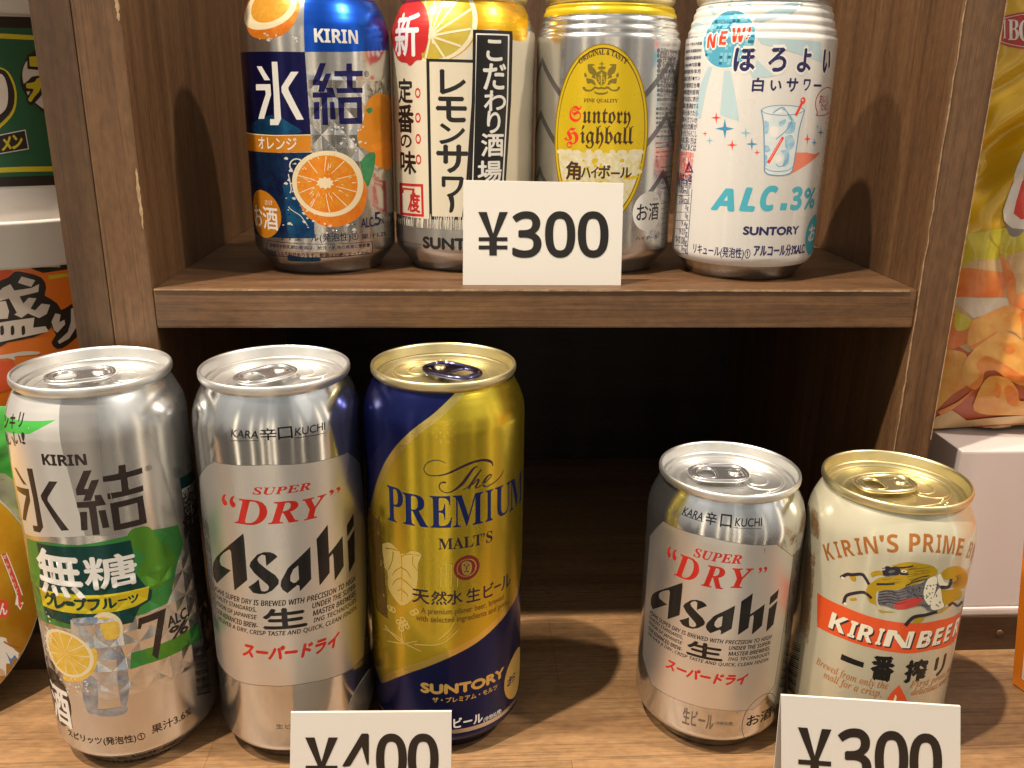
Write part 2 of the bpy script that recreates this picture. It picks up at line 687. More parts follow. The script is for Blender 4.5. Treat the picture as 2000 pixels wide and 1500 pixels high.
class Can(Print):
    def __init__(self, name, label, pos, tall, body_mat, lid_mat, tab_mat, tab_dir, ringed=False, dents=(), group=None, base_mat=None):
        super().__init__()
        self.pos = Vector(pos)
        self.top = 1.675 if tall else 1.222
        t = self.top
        self.root = thing(name, label, 'drink can', pos, group)
        base = [(0.0, 0.240), (0.0, 0.256), (0.016, 0.264), (0.036, 0.277), (0.054, 0.292), (0.070, 0.307), (0.084, 0.319), (0.098, 0.3265), (0.115, 0.33)]
        if ringed:
            sh = [(t - 0.20, 0.33)]
            r = 0.33
            z = t - 0.192
            for k in range(4):
                sh += [(z, r), (z + 0.007, r - 0.0012), (z + 0.015, r - 0.007), (z + 0.020, r - 0.0098), (z + 0.025, r - 0.0098), (z + 0.030, r - 0.0092)]
                r -= 0.0094
                z += 0.0345
            sh += [(t - 0.052, 0.284), (t - 0.047, 0.276), (t - 0.042, 0.272)]
        else:
            sh = [(t - 0.215, 0.33), (t - 0.198, 0.3296), (t - 0.182, 0.3283), (t - 0.166, 0.3257), (t - 0.15, 0.3218), (t - 0.134, 0.3166), (t - 0.118, 0.3104), (t - 0.102, 0.3034), (t - 0.087, 0.2962), (t - 0.073, 0.2888), (t - 0.061, 0.2815), (t - 0.052, 0.2755), (t - 0.045, 0.272)]
        self.prof = base + sh
        prof = [(r, z) for z, r in self.prof]
        vs, fs = lathe([(0.0, 0.09), (0.15, 0.075), (0.215, 0.03)] + prof, NSEG)
        for du, dv, ru, rv, dep in dents:
            for i, (x, y, z) in enumerate(vs):
                a = math.atan2(x, -y) * R0
                k = dep * math.exp(-((a - du) / ru) ** 2 - ((z - dv) / rv) ** 2)
                if k > 1e-4 and z > 0.12:
                    r = math.hypot(x, y)
                    vs[i] = (x * (1 - k / r), y * (1 - k / r), z)
        mats = [body_mat]
        mi = None
        if base_mat:
            mats.append(base_mat)
            mi = [1 if i // NSEG < 8 else 0 for i in range(len(fs))]
        self.body = link_mesh('body', vs, fs, mats, mi, self.root, smooth=True)
        self.build_lid(lid_mat, tab_mat, tab_dir)

    def rad(self, v):
        P = self.prof
        if v <= P[1][0]:
            return P[1][1], 0
        for i in range(1, len(P) - 1):
            if v <= P[i + 1][0]:
                d = P[i + 1][0] - P[i][0]
                if d <= 0:
                    continue
                f = (v - P[i][0]) / d
                return P[i][1] + f * (P[i + 1][1] - P[i][1]), (P[i + 1][1] - P[i][1]) / d
        return P[-1][1], 0

    def uv(self, x, y):
        o, d = px_ray(x, y)
        o = o - self.pos
        r, v = R0, 0.6
        for _ in range(8):
            a = d.x * d.x + d.y * d.y
            b = o.x * d.x + o.y * d.y
            c = o.x * o.x + o.y * o.y - r * r
            q = max(b * b - a * c, 0.0)
            s = (-b - math.sqrt(q)) / a
            p = o + d * s
            v = p.z
            r = 0.5 * r + 0.5 * self.rad(v)[0]
        return (R0 * math.atan2(p.x, -p.y), v)

    def surf(self, u, v, off):
        r, sl = self.rad(v)
        a = u / R0
        n = Vector((math.sin(a), -math.cos(a), -sl)).normalized()
        return Vector((r * math.sin(a), -r * math.cos(a), v)) + n * off, n

    def finish(self):
        du = R0 * 2 * PI / NSEG
        rows = [z for z, r in self.prof]
        for part, items in self.parts.items():
            V, F, M, NN, mats = [], [], [], [], []
            for mat, v2, faces, layer in items:
                if mat not in mats:
                    mats.append(mat)
                u0, u1 = min(p[0] for p in v2), max(p[0] for p in v2)
                a0, a1 = min(p[1] for p in v2), max(p[1] for p in v2)
                us = [k * du for k in range(math.ceil(u0 / du), math.floor(u1 / du) + 1)]
                vv = [z for z in rows if a0 < z < a1]
                q, f = slice_grid(v2, faces, us, vv)
                off = 0.0004 + layer * self.step
                b = len(V)
                for u, v in q:
                    p, n = self.surf(u, v, off)
                    V.append(p)
                    NN.append(n)
                F += [[i + b for i in g] for g in f]
                M += [mats.index(mat)] * len(f)
            link_mesh(part.split('#')[0], V, F, mats, M, self.body, smooth=True, normals=NN)
        return self

    def build_lid(self, lm, tm, ang):
        t = self.top
        prof = [(0.266, t - 0.052), (0.276, t - 0.046), (0.287, t - 0.036), (0.2925, t - 0.026), (0.2935, t - 0.014), (0.2915, t - 0.005), (0.287, t - 0.001), (0.2815, t - 0.003), (0.278, t - 0.012),
                (0.2725, t - 0.05), (0.267, t - 0.068), (0.262, t - 0.0745), (0.256, t - 0.076), (0.251, t - 0.073), (0.2475, t - 0.064), (0.244, t - 0.061), (0.225, t - 0.0605), (0.12, t - 0.0603), (0.0005, t - 0.06)]
        vs, fs = lathe(prof, NSEG)
        zp = t - 0.0602
        c, s = math.cos(ang), math.sin(ang)

        def tube(path, r, closed=True, seg=8, flat=1.0):
            b = len(vs)
            n = len(path)
            for i, p in enumerate(path):
                a = Vector(path[i - 1] if closed or i else path[0])
                d = Vector(path[(i + 1) % n] if closed or i < n - 1 else path[-1])
                tg = (d - a).normalized()
                side = Vector((tg.y, -tg.x, 0)).normalized()
                for k in range(seg):
                    q = 2 * PI * k / seg
                    o = Vector(p) + side * (r * math.cos(q)) + Vector((0, 0, r * flat * math.sin(q)))
                    vs.append((o.x * c - o.y * s, o.x * s + o.y * c, o.z))
            for i in range(n if closed else n - 1):
                for k in range(seg):
                    k2 = (k + 1) % seg
                    j = (i + 1) % n
                    fs.append((b + i * seg + k, b + i * seg + k2, b + j * seg + k2, b + j * seg + k))

        def oval(cx, cy, a, b_, z, n=48, p=2.0, taper=0.0):
            out = []
            for i in range(n):
                q = 2 * PI * i / n
                x = math.copysign(abs(math.cos(q)) ** (2 / p), math.cos(q)) * a
                y = math.copysign(abs(math.sin(q)) ** (2 / p), math.sin(q)) * b_
                out.append((cx + x, cy + y * (1 + taper * x / a), z))
            return out
        # pressed beads: the finger well, the pouring panel and its score
        tube(oval(-0.01, 0, 0.222, 0.165, zp), 0.0045, flat=0.7)
        tube(oval(-0.135, 0, 0.088, 0.105, zp), 0.0035, flat=0.8)
        tube(oval(-0.115, 0, 0.052, 0.062, zp), 0.004, flat=0.8)
        random.seed(int(ang * 100))
        for k in range(5):                              # raised braille dots
            a = ang + 2.2 + 0.12 * (k // 2)
            rr = 0.185 + 0.02 * (k % 2)
            bx, by = rr * math.cos(a), rr * math.sin(a)
            b = len(vs)
            for ring, (q, z) in enumerate(((0.005, 0), (0.0035, 0.003), (0.0005, 0.0042))):
                for i in range(8):
                    vs.append((bx + q * math.cos(i * PI / 4), by + q * math.sin(i * PI / 4), zp + z))
            for ring in range(2):
                for i in range(8):
                    fs.append((b + ring * 8 + i, b + ring * 8 + (i + 1) % 8, b + ring * 8 + 8 + (i + 1) % 8, b + ring * 8 + 8 + i))
        self.lid = link_mesh('lid', vs, fs, lm, None, self.root, smooth=True)
        # pull tab: curled rim, web with finger hole, rivet island
        vs, fs = [], []
        zt = zp + 0.027
        out = oval(0.045, 0, 0.122, 0.078, zt, 56, 2.6, -0.06)
        tube(out, 0.0095, flat=1.0)
        web = []
        hole = oval(0.098, 0, 0.043, 0.053, zt, 40, 2.8)
        slot = [(-0.062 + 0.0, -0.03, zt), (-0.062, 0.03, zt), (-0.028, 0.045, zt), (0.012, 0.036, zt), (0.012, 0.028, zt), (-0.025, 0.034, zt), (-0.05, 0.022, zt), (-0.05, -0.022, zt), (-0.025, -0.034, zt), (0.012, -0.028, zt), (0.012, -0.036, zt), (-0.028, -0.045, zt)]
        tri = tessellate_polygon([[Vector(p) for p in out], [Vector(p) for p in hole], [Vector(p) for p in slot]])
        flat_pts = out + hole + slot
        b = len(vs)
        for dz in (0.003, -0.003):
            for p in flat_pts:
                vs.append((p[0] * c - p[1] * s, p[0] * s + p[1] * c, p[2] + dz))
        nn = len(flat_pts)
        for f in tri:
            fs.append(tuple(b + i for i in f))
            fs.append(tuple(b + nn + i for i in reversed(f)))
        tube(hole, 0.007, flat=0.9)
        tube([(q[0], q[1], q[2]) for q in slot], 0.0025)
        tube([(-0.02 + 0.03 * math.cos(i * PI / 12), 0.03 * math.sin(i * PI / 12), zt - 0.004) for i in range(24)], 0.004)
        tab = link_mesh('pull_tab', vs, fs, tm, None, self.lid, smooth=True)
        # rivet
        rv, rf = lathe([(0.030, zp), (0.029, zt - 0.004), (0.022, zt + 0.006), (0.020, zt + 0.0105), (0.012, zt + 0.0095), (0.001, zt + 0.009)], 28)
        rv = [(x - 0.02 * c, y - 0.02 * s, z) for x, y, z in rv]
        link_mesh('rivet', rv, rf, lm, None, self.lid, smooth=True)


class Sheet(Print):
    """prints projected along the line of sight on to any built mesh, then kept as a layer on it"""
    step = 0.00008

    def __init__(self, obj, grid=14, base=0.0006, depth=None):
        super().__init__()
        self.obj = obj
        mw = obj.matrix_world
        bpy.context.view_layer.update()
        self.mw = obj.matrix_world.copy()
        vs = [(self.mw @ v.co) / S for v in obj.data.vertices]
        self.tree = BVHTree.FromPolygons(vs, [tuple(p.vertices) for p in obj.data.polygons])
        self.grid, self.base = grid, base

    def uv(self, x, y):
        return (x, y)

    def text(self, part, mat, s, bl, tr, **k):
        # pixel rows grow downwards
        a, b = self.px(bl), self.px(tr)
        vs, fs = glyphs(s, k.get('offset', 0.0), k.get('spacing', 1.0))
        x0, x1 = min(p[0] for p in vs), max(p[0] for p in vs)
        y0, y1 = min(p[1] for p in vs), max(p[1] for p in vs)
        rise, slant = k.get('rise', 0.0), k.get('slant', 0.0)
        bold = k.get('bold', 0.0) * abs(b[1] - a[1])
        for sub, (du, dv) in enumerate([(0, 0)] + ([(bold, 0), (-bold, 0), (0, bold), (0, -bold)] if bold else [])):
            out = []
            for p in vs:
                fx, fy = (p[0] - x0) / (x1 - x0), (p[1] - y0) / (y1 - y0)
                y = a[1] + fy * (b[1] - a[1])
                out.append((a[0] + fx * (b[0] - a[0]) + slant * (a[1] - y) + du, y + rise * fx + dv))
            self._add(part, mat, out, fs, sub)

    def quad_text(self, part, mat, s, bl, br, tl, bold=0.0):
        """text along any two directions in the picture (rotated, foreshortened)"""
        a, b, c = self.px(bl), self.px(br), self.px(tl)
        vs, fs = glyphs(s)
        x0, x1 = min(p[0] for p in vs), max(p[0] for p in vs)
        y0, y1 = min(p[1] for p in vs), max(p[1] for p in vs)
        out = []
        for p in vs:
            fx, fy = (p[0] - x0) / (x1 - x0), (p[1] - y0) / (y1 - y0)
            out.append((a[0] + fx * (b[0] - a[0]) + fy * (c[0] - a[0]), a[1] + fx * (b[1] - a[1]) + fy * (c[1] - a[1])))
        self._add(part, mat, out, fs)

    def cast(self, x, y):
        o, d = px_ray(x, y)
        d = d.normalized()
        h, n, i, t = self.tree.ray_cast(o, d)
        if h is None:
            return None
        if n.dot(d) > 0:
            n = -n
        return h, n

    def finish(self, parent=None):
        inv = self.mw.inverted()
        for part, items in self.parts.items():
            V, F, M, mats = [], [], [], []
            for mat, v2, faces, layer in items:
                if mat not in mats:
                    mats.append(mat)
                x0, x1 = min(p[0] for p in v2), max(p[0] for p in v2)
                y0, y1 = min(p[1] for p in v2), max(p[1] for p in v2)
                g = self.grid
                us = [k * g for k in range(math.ceil(x0 / g), math.floor(x1 / g) + 1)]
                vv = [k * g for k in range(math.ceil(y0 / g), math.floor(y1 / g) + 1)]
                q, f = slice_grid(v2, faces, us, vv)
                off = self.base + layer * self.step
                idx = []
                for x, y in q:
                    r = self.cast(x, y)
                    if r is None:
                        idx.append(None)
                        continue
                    p = inv @ ((r[0] + r[1] * off) * S)
                    idx.append(len(V))
                    V.append(p / S)
                for gq in f:
                    ids = [idx[i] for i in gq]
                    if None in ids:
                        continue
                    F.append(ids[::-1])
                    M.append(mats.index(mat))
            if F:
                link_mesh(part, V, F, mats, M, parent or self.obj, smooth=True)
        return self
# ------------------------------------------------------------------ counter and cabinets
WD = ((0.066, 0.0308, 0.0128), (0.104, 0.0515, 0.0220), (0.142, 0.0740, 0.0328))
OAK = ((0.195, 0.107, 0.049), (0.243, 0.139, 0.066), (0.296, 0.178, 0.088))
wood_v = wood('cabinet_wood_upright', *WD, axis='Z', seed=3.1)
wood_v2 = wood('cabinet_wood_upright_worn', *[tuple(c * 1.12 for c in w) for w in WD], axis='Z', seed=8.3)
wood_v3 = wood('cabinet_wood_upright_grey', *[(c[0] * 0.82, c[1] * 0.85, c[2] * 0.86) for c in WD], axis='Z', seed=13.9)
wood_h = wood('cabinet_wood_level', *[tuple(c * 1.1 for c in w) for w in WD], axis='X', seed=5.7)
wood_shade = wood('back_board_painted_shade', *[tuple(c * 0.16 for c in w) for w in WD], axis='X', seed=4.4, rough=0.6)  # cabinet wood darkened, paints the lower recess's shade into its back panel
wood_dk = wood('cabinet_wood_plinth', *[tuple(c * 0.55 for c in w) for w in WD], axis='X', seed=1.7)
oak = wood('counter_oak', *OAK, axis='X', seed=2.4, rough=0.40, pore=0.55, planks=True)
chip_mat = ink('bare_chipboard', (0.42, 0.29, 0.16), rough=0.8, col2=(0.30, 0.19, 0.10), noise_scale=500)
edge_mat = ink('worn_highlight_edge', (0.36, 0.24, 0.135), rough=0.5, col2=(0.20, 0.12, 0.062), noise_scale=260)

ct = link_bm('counter', box_bm(-9, 10, 2.2, 7.2, -0.4, 0.0, 0.01), oak)
tag(ct, 'oak patterned laminate counter under the cans', 'counter', kind='structure')


def board(name, x0, x1, y0, y1, z0, z1, mat, parent, bev=0.008):
    return link_bm(name, box_bm(x0, x1, y0, y1, z0, z1, bev), mat, parent, smooth=False)


ZT = 4.3
YB = 6.38
SH0, SH1 = 1.738, 1.909
# middle cabinet
cab = thing('shelf_cabinet', 'brown wood grain cabinet with one shelf, holding the four upper cans', 'cabinet')
pl = board('side_panel', -1.488, -1.306, 3.70, YB, 0.0, ZT, wood_v2, cab)
pr = board('side_panel', 1.996, 2.170, 3.70, YB, 0.0, ZT, wood_v, cab)
sh = board('shelf_board', -1.304, 1.994, 3.70, YB - 0.08, SH0, SH1, wood_h, cab)
board('back_panel', -1.304, 1.994, YB - 0.075, YB - 0.002, SH1, ZT, wood_v3, cab, 0.002)
board('lower_back_panel', -1.304, 1.994, YB - 0.075, YB - 0.002, 0.001, SH1 - 0.002, wood_shade, cab, 0.002)


def sliver(name, parent, mat, pts, axis_pts=None):
    """pts: (point, half width) list along an edge, a thin uneven strip with some thickness"""
    vs, fs = [], []
    for (x, y, z), w, dirv in pts:
        d = Vector(dirv)
        for k in (-1, 1):
            for t in (0, 1):
                vs.append((x + d.x * w * k, y + d.y * w * k - 0.004 * t, z + d.z * w * k))
    for i in range(len(pts) - 1):
        a, b = 4 * i, 4 * i + 4
        fs += [(a + 1, a + 3, b + 3, b + 1), (a, a + 1, b + 1, b), (a + 3, a + 2, b + 2, b + 3), (a + 2, a, b, b + 2)]
    n = 4 * (len(pts) - 1)
    fs += [(0, 2, 3, 1), (n, n + 1, n + 3, n + 2)]
    link_mesh(name, vs, fs, mat, None, parent)


random.seed(4)
# the laminate has worn through along the front arrises
pts = []
z = 0.9
while z < 3.9:
    pts.append(((2.000 + random.uniform(-.003, .003), 3.6985, z), random.choice((0.0008, 0.0015, 0.002, 0.003)), (1, 0, 0)))
    z += random.uniform(0.03, 0.09)
sliver('worn_highlight_edge', pr, edge_mat, pts)
pts = []
z = 1.2
while z < 3.5:
    pts.append(((2.1665, 3.6985, z), random.choice((0.0008, 0.0015, 0.002, 0.007 if 1.95 < z < 2.1 else 0.002)), (1, 0, 0)))
    z += random.uniform(0.03, 0.09)
sliver('worn_highlight_edge', pr, edge_mat, pts)
pts = []
x = -1.30
while x < 1.99:
    pts.append(((x, 3.6985, SH1 - 0.0045), random.choice((0.0022, 0.003, 0.0035, 0.004)), (0, 0, 1)))
    x += random.uniform(0.03, 0.12)
sliver('worn_highlight_edge', sh, edge_mat, pts)  # bare laminate, and a painted highlight along the shelf's front edge
for z0, z1 in ((2.95, 3.04), (2.16, 2.40)):
    pts = []
    n = 16
    for i in range(n):
        f = i / (n - 1)
        pts.append(((-1.3125 + random.uniform(-.002, .001), 3.6985, z0 + (z1 - z0) * f), 0.001 + 0.008 * math.sin(PI * f) ** .5 * random.uniform(0.15, 1), (1, 0, 0)))
    sliver('chipped_edge', pl, chip_mat, pts)

# left and right neighbours
cl = thing('shelf_cabinet', 'darker brown cabinet at the far left, holding the paper tubs', 'cabinet')
board('side_panel', -1.646, -1.4915, 3.705, YB, 0.0, ZT, wood_v3, cl)
board('side_panel', -5.2, -5.03, 3.705, YB, 0.0, ZT, wood_v3, cl)
board('shelf_board', -5.028, -1.648, 4.03, YB - 0.08, 0.98, 1.15, wood_h, cl)
board('bottom_board', -5.028, -1.648, 3.76, YB - 0.08, 0.001, 0.2, wood_dk, cl)
board('back_panel', -5.028, -1.648, YB - 0.075, YB - 0.002, 0.001, ZT, wood_v3, cl, 0.002)
crr = thing('shelf_cabinet', 'dark plinth cabinet at the far right, holding the white carton', 'cabinet')
bb = board('bottom_board', 2.173, 5.5, 3.76, YB - 0.08, 0.001, 0.2, wood_dk, crr)
board('back_panel', 2.173, 5.5, YB - 0.075, YB - 0.002, 0.001, ZT, wood_v3, crr, 0.002)
board('side_panel', 5.502, 5.68, 3.705, YB, 0.0, ZT, wood_v3, crr)
sv, sf = lathe([(0.018, 0), (0.018, 0.004), (0.014, 0.007), (0.001, 0.006)], 20)
P = on_plane(1952, 1236, 1, 3.76)
sv = [(x + P.x, -z + 3.7605, y + P.z) for x, y, z in sv]
link_mesh('screw_cap', sv, sf, wood_h, None, bb, smooth=True)

# ------------------------------------------------------------------ printed inks
INK = {}


def I(n, *a, **k):
    INK[n] = ink(n, *a, **k)
    return INK[n]


SILVER = ((0.66, 0.655, 0.64),)
black = I('black_ink', (0.010, 0.009, 0.009), rough=0.3)
white = I('white_ink', (0.74, 0.72, 0.68), rough=0.32)
red = I('red_ink', (0.62, 0.030, 0.018), rough=0.3)
blackm = I('black_ink_on_metal', (0.012, 0.011, 0.011), metal=0.3, rough=0.22)
lid_s = I('silver_lid', (0.78, 0.775, 0.755), metal=0.96, rough=0.38)
lid_g = I('gold_lid', (0.70, 0.615, 0.35), metal=0.97, rough=0.36)
tab_s = I('silver_tab', (0.62, 0.61, 0.61), metal=0.9, rough=0.2)
tab_g = I('gold_tab', (0.68, 0.60, 0.34), metal=0.9, rough=0.22)
tab_b = I('violet_tab', (0.10, 0.10, 0.22), metal=1, rough=0.18)
bare = I('bare_aluminium', (0.62, 0.60, 0.57), metal=1, rough=0.24)

Z_S = SH1 + 0.001
GU, GT, GL = 'cans on the upper shelf', 'tall cans in the lower row', 'short cans in the lower row'

# ================================================================== upper row, orange can
FU = (0.44, 0.86)
o_body = ink('silver_faceted', (0.62, 0.61, 0.59), metal=0.95, rough=0.19, facet=FU)
c = Can('drink_can', 'silver and blue can with a cut orange on it, leftmost on the upper shelf', (-0.6631, 4.2835, Z_S), False, o_body, lid_s, tab_s, 2.6, group=GU)
c.view(440, 0, 500 / 1339)
navy = ink('navy_translucent', (0.010, 0.010, 0.085), metal=0.75, rough=0.24)
blue = ink('bright_blue_translucent', (0.012, 0.10, 0.62), metal=0.85, rough=0.24)
teal = ink('deep_teal_splash', (0.006, 0.045, 0.16), metal=0.7, rough=0.28, col2=(0.010, 0.11, 0.25), noise_scale=130)
teal2 = ink('navy_teal_splash', (0.010, 0.016, 0.085), metal=0.7, rough=0.28, col2=(0.010, 0.05, 0.14), noise_scale=150)
orange = ink('orange_ink', (0.68, 0.25, 0.014), metal=0.35, rough=0.3)
pulp = ink('orange_pulp', (0.78, 0.20, 0.008), metal=0.25, rough=0.3, col2=(0.74, 0.29, 0.02), noise_scale=420)
pulp2 = ink('orange_pulp_light', (0.78, 0.40, 0.05), metal=0.3, rough=0.3, col2=(0.76, 0.33, 0.03), noise_scale=500)
peel = ink('orange_peel', (0.72, 0.17, 0.010), metal=0.3, rough=0.32, col2=(0.76, 0.25, 0.018), noise_scale=300)
pith = ink('pith', (0.74, 0.62, 0.40), rough=0.35)
leaf = ink('leaf_green', (0.03, 0.20, 0.07), metal=0.3, rough=0.3, col2=(0.05, 0.28, 0.11), noise_scale=200)
drop = ink('droplet_white', (0.72, 0.70, 0.66), metal=0.3, rough=0.3)
kn = ink('navy_print_faceted', (0.014, 0.012, 0.10), metal=0.55, rough=0.26, facet=FU)

# upper fruit on the shoulder
c.shape('fruit_picture#top', peel, [(95, 60), (110, -60), (240, -90), (370, -60), (385, 60), (330, 160), (230, 205), (130, 180)])
c.ell('fruit_picture#top', pith, 118, -110, 372, 155)
c.ell('fruit_picture#top', pulp2, 150, -110, 345, 118)
c.poly('colour_panel', blue, [(412, -120), (860, -120), (868, 20), (852, 262), (630, 272), (415, 272)])
c.poly('colour_panel', navy, [(60, 276), (416, 272), (447, 702), (250, 706), (85, 690)])
c.poly('colour_panel', teal2, [(85, 786), (270, 800), (452, 797), (468, 1245), (300, 1245), (120, 1215)])
c.poly('colour_panel', teal, [(300, 960), (458, 985), (468, 1245), (330, 1243)])
c.shape('colour_panel', teal, [(145, 640), (250, 600), (330, 640), (400, 690), (300, 703), (150, 690)])
c.shape('colour_panel', teal, [(330, 1330), (400, 1345), (490, 1348), (490, 1366), (400, 1368), (330, 1362)])
c.poly('colour_panel', orange, [(85, 690), (250, 706), (447, 703), (449, 794), (270, 799), (85, 782)])
c.poly('colour_panel', pith, [(85, 690), (250, 706), (447, 703), (447, 707), (250, 711), (85, 695)])
# faint neighbour fruit on the right
c.shape('fruit_picture#side', orange, [(730, 560), (770, 500), (830, 492), (868, 540), (872, 860), (800, 870), (760, 800), (700, 760), (692, 690), (720, 640)])
c.shape('fruit_picture#side', pulp, [(760, 760), (850, 740), (870, 800), (868, 868), (790, 868)])
c.shape('fruit_picture#side', leaf, [(735, 575), (760, 560), (770, 580), (750, 595)], 3)
# cut orange
c.shape('fruit_picture', peel, [(372, 1000), (420, 900), (600, 830), (716, 930), (740, 1000), (728, 1090), (690, 1142), (620, 1178), (540, 1188), (470, 1160), (410, 1110)])
c.shape('fruit_picture', leaf, [(706, 850), (740, 808), (782, 800), (778, 880), (760, 945), (744, 975), (722, 930)])
c.ell('fruit_picture', pith, 350, 788, 722, 1134, 56)
cc, aa, hh = c.ell('fruit_picture', pulp, 374, 812, 692, 1112, 56)
c0 = (cc[0] - 0.012, cc[1] + 0.005)
c.raw('fruit_picture', pulp, [[(c0[0] + aa * .45 * math.cos(i * PI / 16), c0[1] + hh * .45 * math.sin(i * PI / 16)) for i in range(32)]])
random.seed(11)
for k in range(10):
    a = 0.32 + k * 2 * PI / 10
    w = 0.0024
    p0 = (c0[0] + 0.05 * math.cos(a), c0[1] + 0.05 * math.sin(a))
    p1 = (cc[0] + aa * 0.98 * math.cos(a), cc[1] + hh * 0.98 * math.sin(a))
    nx, ny = -math.sin(a) * w, math.cos(a) * w
    c.raw('fruit_picture', pith, [[(p0[0] - nx * .5, p0[1] - ny * .5), (p1[0] - nx, p1[1] - ny), (p1[0] + nx, p1[1] + ny), (p0[0] + nx * .5, p0[1] + ny * .5)]])
for k in range(90):
    a = random.uniform(0, 2 * PI)
    r = random.uniform(0.3, 0.9)
    q = (c0[0] + aa * r * math.cos(a), c0[1] + hh * r * math.sin(a))
    l = random.uniform(0.012, 0.03)
    w = 0.0025
    d = (math.cos(a), math.sin(a))
    c.raw('fruit_picture', pulp2 if k % 3 else pith, [[(q[0] - d[1] * w, q[1] + d[0] * w), (q[0] + d[1] * w, q[1] - d[0] * w), (q[0] + d[0] * l, q[1] + d[1] * l)]])
c.raw('fruit_picture', pith, [[(c0[0] + (0.030 + 0.010 * (i % 2)) * math.cos(i * PI / 10), c0[1] + (0.02 + 0.008 * (i % 2)) * math.sin(i * PI / 10)) for i in range(20)]])
# spray of droplets
for k in range(150):
    t = random.random()
    if t < .55:
        x, y = random.gauss(400, 45) - 30, random.uniform(820, 1190)
        x += (y - 820) * 0.12
        if 372 < x < 700 and 800 < y < 1120 and ((x - 535) / 180) ** 2 + ((y - 960) / 165) ** 2 < 1:
            continue
    elif t < .8:
        x, y = random.uniform(540, 740), random.uniform(650, 800)
    elif t < .9:
        x, y = random.uniform(120, 380), random.uniform(170, 215)
    else:
        x, y = random.uniform(430, 690), random.uniform(1170, 1220)
    w = random.choice((2, 3, 4, 6, 9))
    a = random.uniform(0, PI)
    c.poly('droplet_print', drop, [(x + w * math.cos(a + i * PI / 3) * (1.3 if i % 3 else .6), y + w * math.sin(a + i * PI / 3) * (1.0 if i % 2 else .7)) for i in range(6)])
c.stroke('droplet_print', drop, [(352, 900), (338, 868), (345, 845), (365, 832), (390, 835), (400, 848)], 7)
c.stroke('droplet_print', drop, [(330, 910), (345, 985), (338, 1010)], 5)
c.stroke('droplet_print', drop, [(330, 1080), (350, 1100), (395, 1130), (430, 1180)], 4)
# lettering
c.text('maker_lettering', white, sans_b('KIRIN'), (467, 220), (690, 160), bold=0.01)
v = (480, 100, 300 / 2000)


def hyoketsu(can, view, ma, mb, A, B):
    can.view(*view)
    for q in A:
        can.poly('brand_lettering', ma, q)
    for q in B:
        can.poly('brand_lettering', mb, *q)


ICE = [[(143, 196), (208, 196), (318, 377), (245, 377)],
       [(134, 430), (322, 430), (330, 570), (240, 880), (165, 880), (262, 560), (256, 508), (136, 508)],
       [(338, 138), (412, 138), (436, 500), (462, 880), (425, 962), (318, 962), (318, 884), (375, 884), (364, 560)],
       [(590, 268), (688, 268), (556, 468), (556, 500), (755, 890), (662, 892), (468, 530), (466, 462)]]
KNOT = [[[(968, 155), (1045, 155), (962, 385), (1000, 385), (1040, 290), (1112, 290), (1022, 530), (940, 530), (965, 445), (875, 445), (872, 395)]],
        [[(872, 535), (1062, 535), (1040, 475), (1135, 475), (1170, 602), (1058, 604), (1075, 962), (1000, 962), (985, 604), (872, 606)]],
        [[(888, 662), (960, 660), (962, 885), (890, 885)]],
        [[(1095, 662), (1152, 660), (1175, 885), (1102, 888)]],
        [[(1152, 258), (1310, 255), (1310, 160), (1378, 160), (1384, 255), (1522, 255), (1522, 325), (1390, 328), (1390, 478), (1520, 475), (1522, 542), (1188, 548), (1180, 482), (1318, 480), (1315, 328), (1156, 328)]],
        [[(1200, 602), (1510, 595), (1520, 945), (1220, 950)], [(1282, 672), (1280, 872), (1450, 868), (1448, 668)]]]
hyoketsu(c, v, white, kn, ICE, KNOT)
c.view(440, 0, 500 / 1339)
c.text('small_print', kn, '®', (728, 402), (750, 372))
c.text('flavour_lettering', white, 'オレンジ', (176, 776), (372, 722), bold=0.012)
c.ell('age_mark', orange, 150, 998, 292, 1246)
c.text('age_mark', white, 'お酒', (160, 1182), (270, 1088), bold=0.012)
c.text('age_mark', white, 'さけ', (208, 1070), (246, 1048))
nv = ink('dark_navy_small_print', (0.02, 0.018, 0.06), metal=0.4, rough=0.3)
c.text('small_print', nv, 'ALC.', (712, 1192), (780, 1134), offset=0.004, bold=0.012)
c.text('small_print', nv, '5', (782, 1180), (810, 1108), bold=0.02)
c.text('small_print', nv, '%', (812, 1172), (832, 1140), bold=0.012)
c.text('small_print', nv, 'リキュール(発泡性)①', (288, 1262), (695, 1212), bold=0.008)
c.text('small_print', nv, '果汁1.2%', (712, 1254), (842, 1204), bold=0.008)
fr_ = [(222, 1256), (768, 1262), (768, 1322), (222, 1330)]
for q in ((0, 1), (1, 2), (2, 3), (3, 0)):
    c.stroke('small_print', nv, [fr_[q[0]], fr_[q[1]]], 2.5)
c.text('small_print', nv, '妊娠中や授乳期の飲酒は、胎児・乳児の発育に悪影響', (232, 1290), (756, 1270), bold=0.01)
c.text('small_print', nv, 'を与えるおそれがあります。飲酒は20歳になってから。', (232, 1328), (756, 1306), bold=0.01)
c.finish()

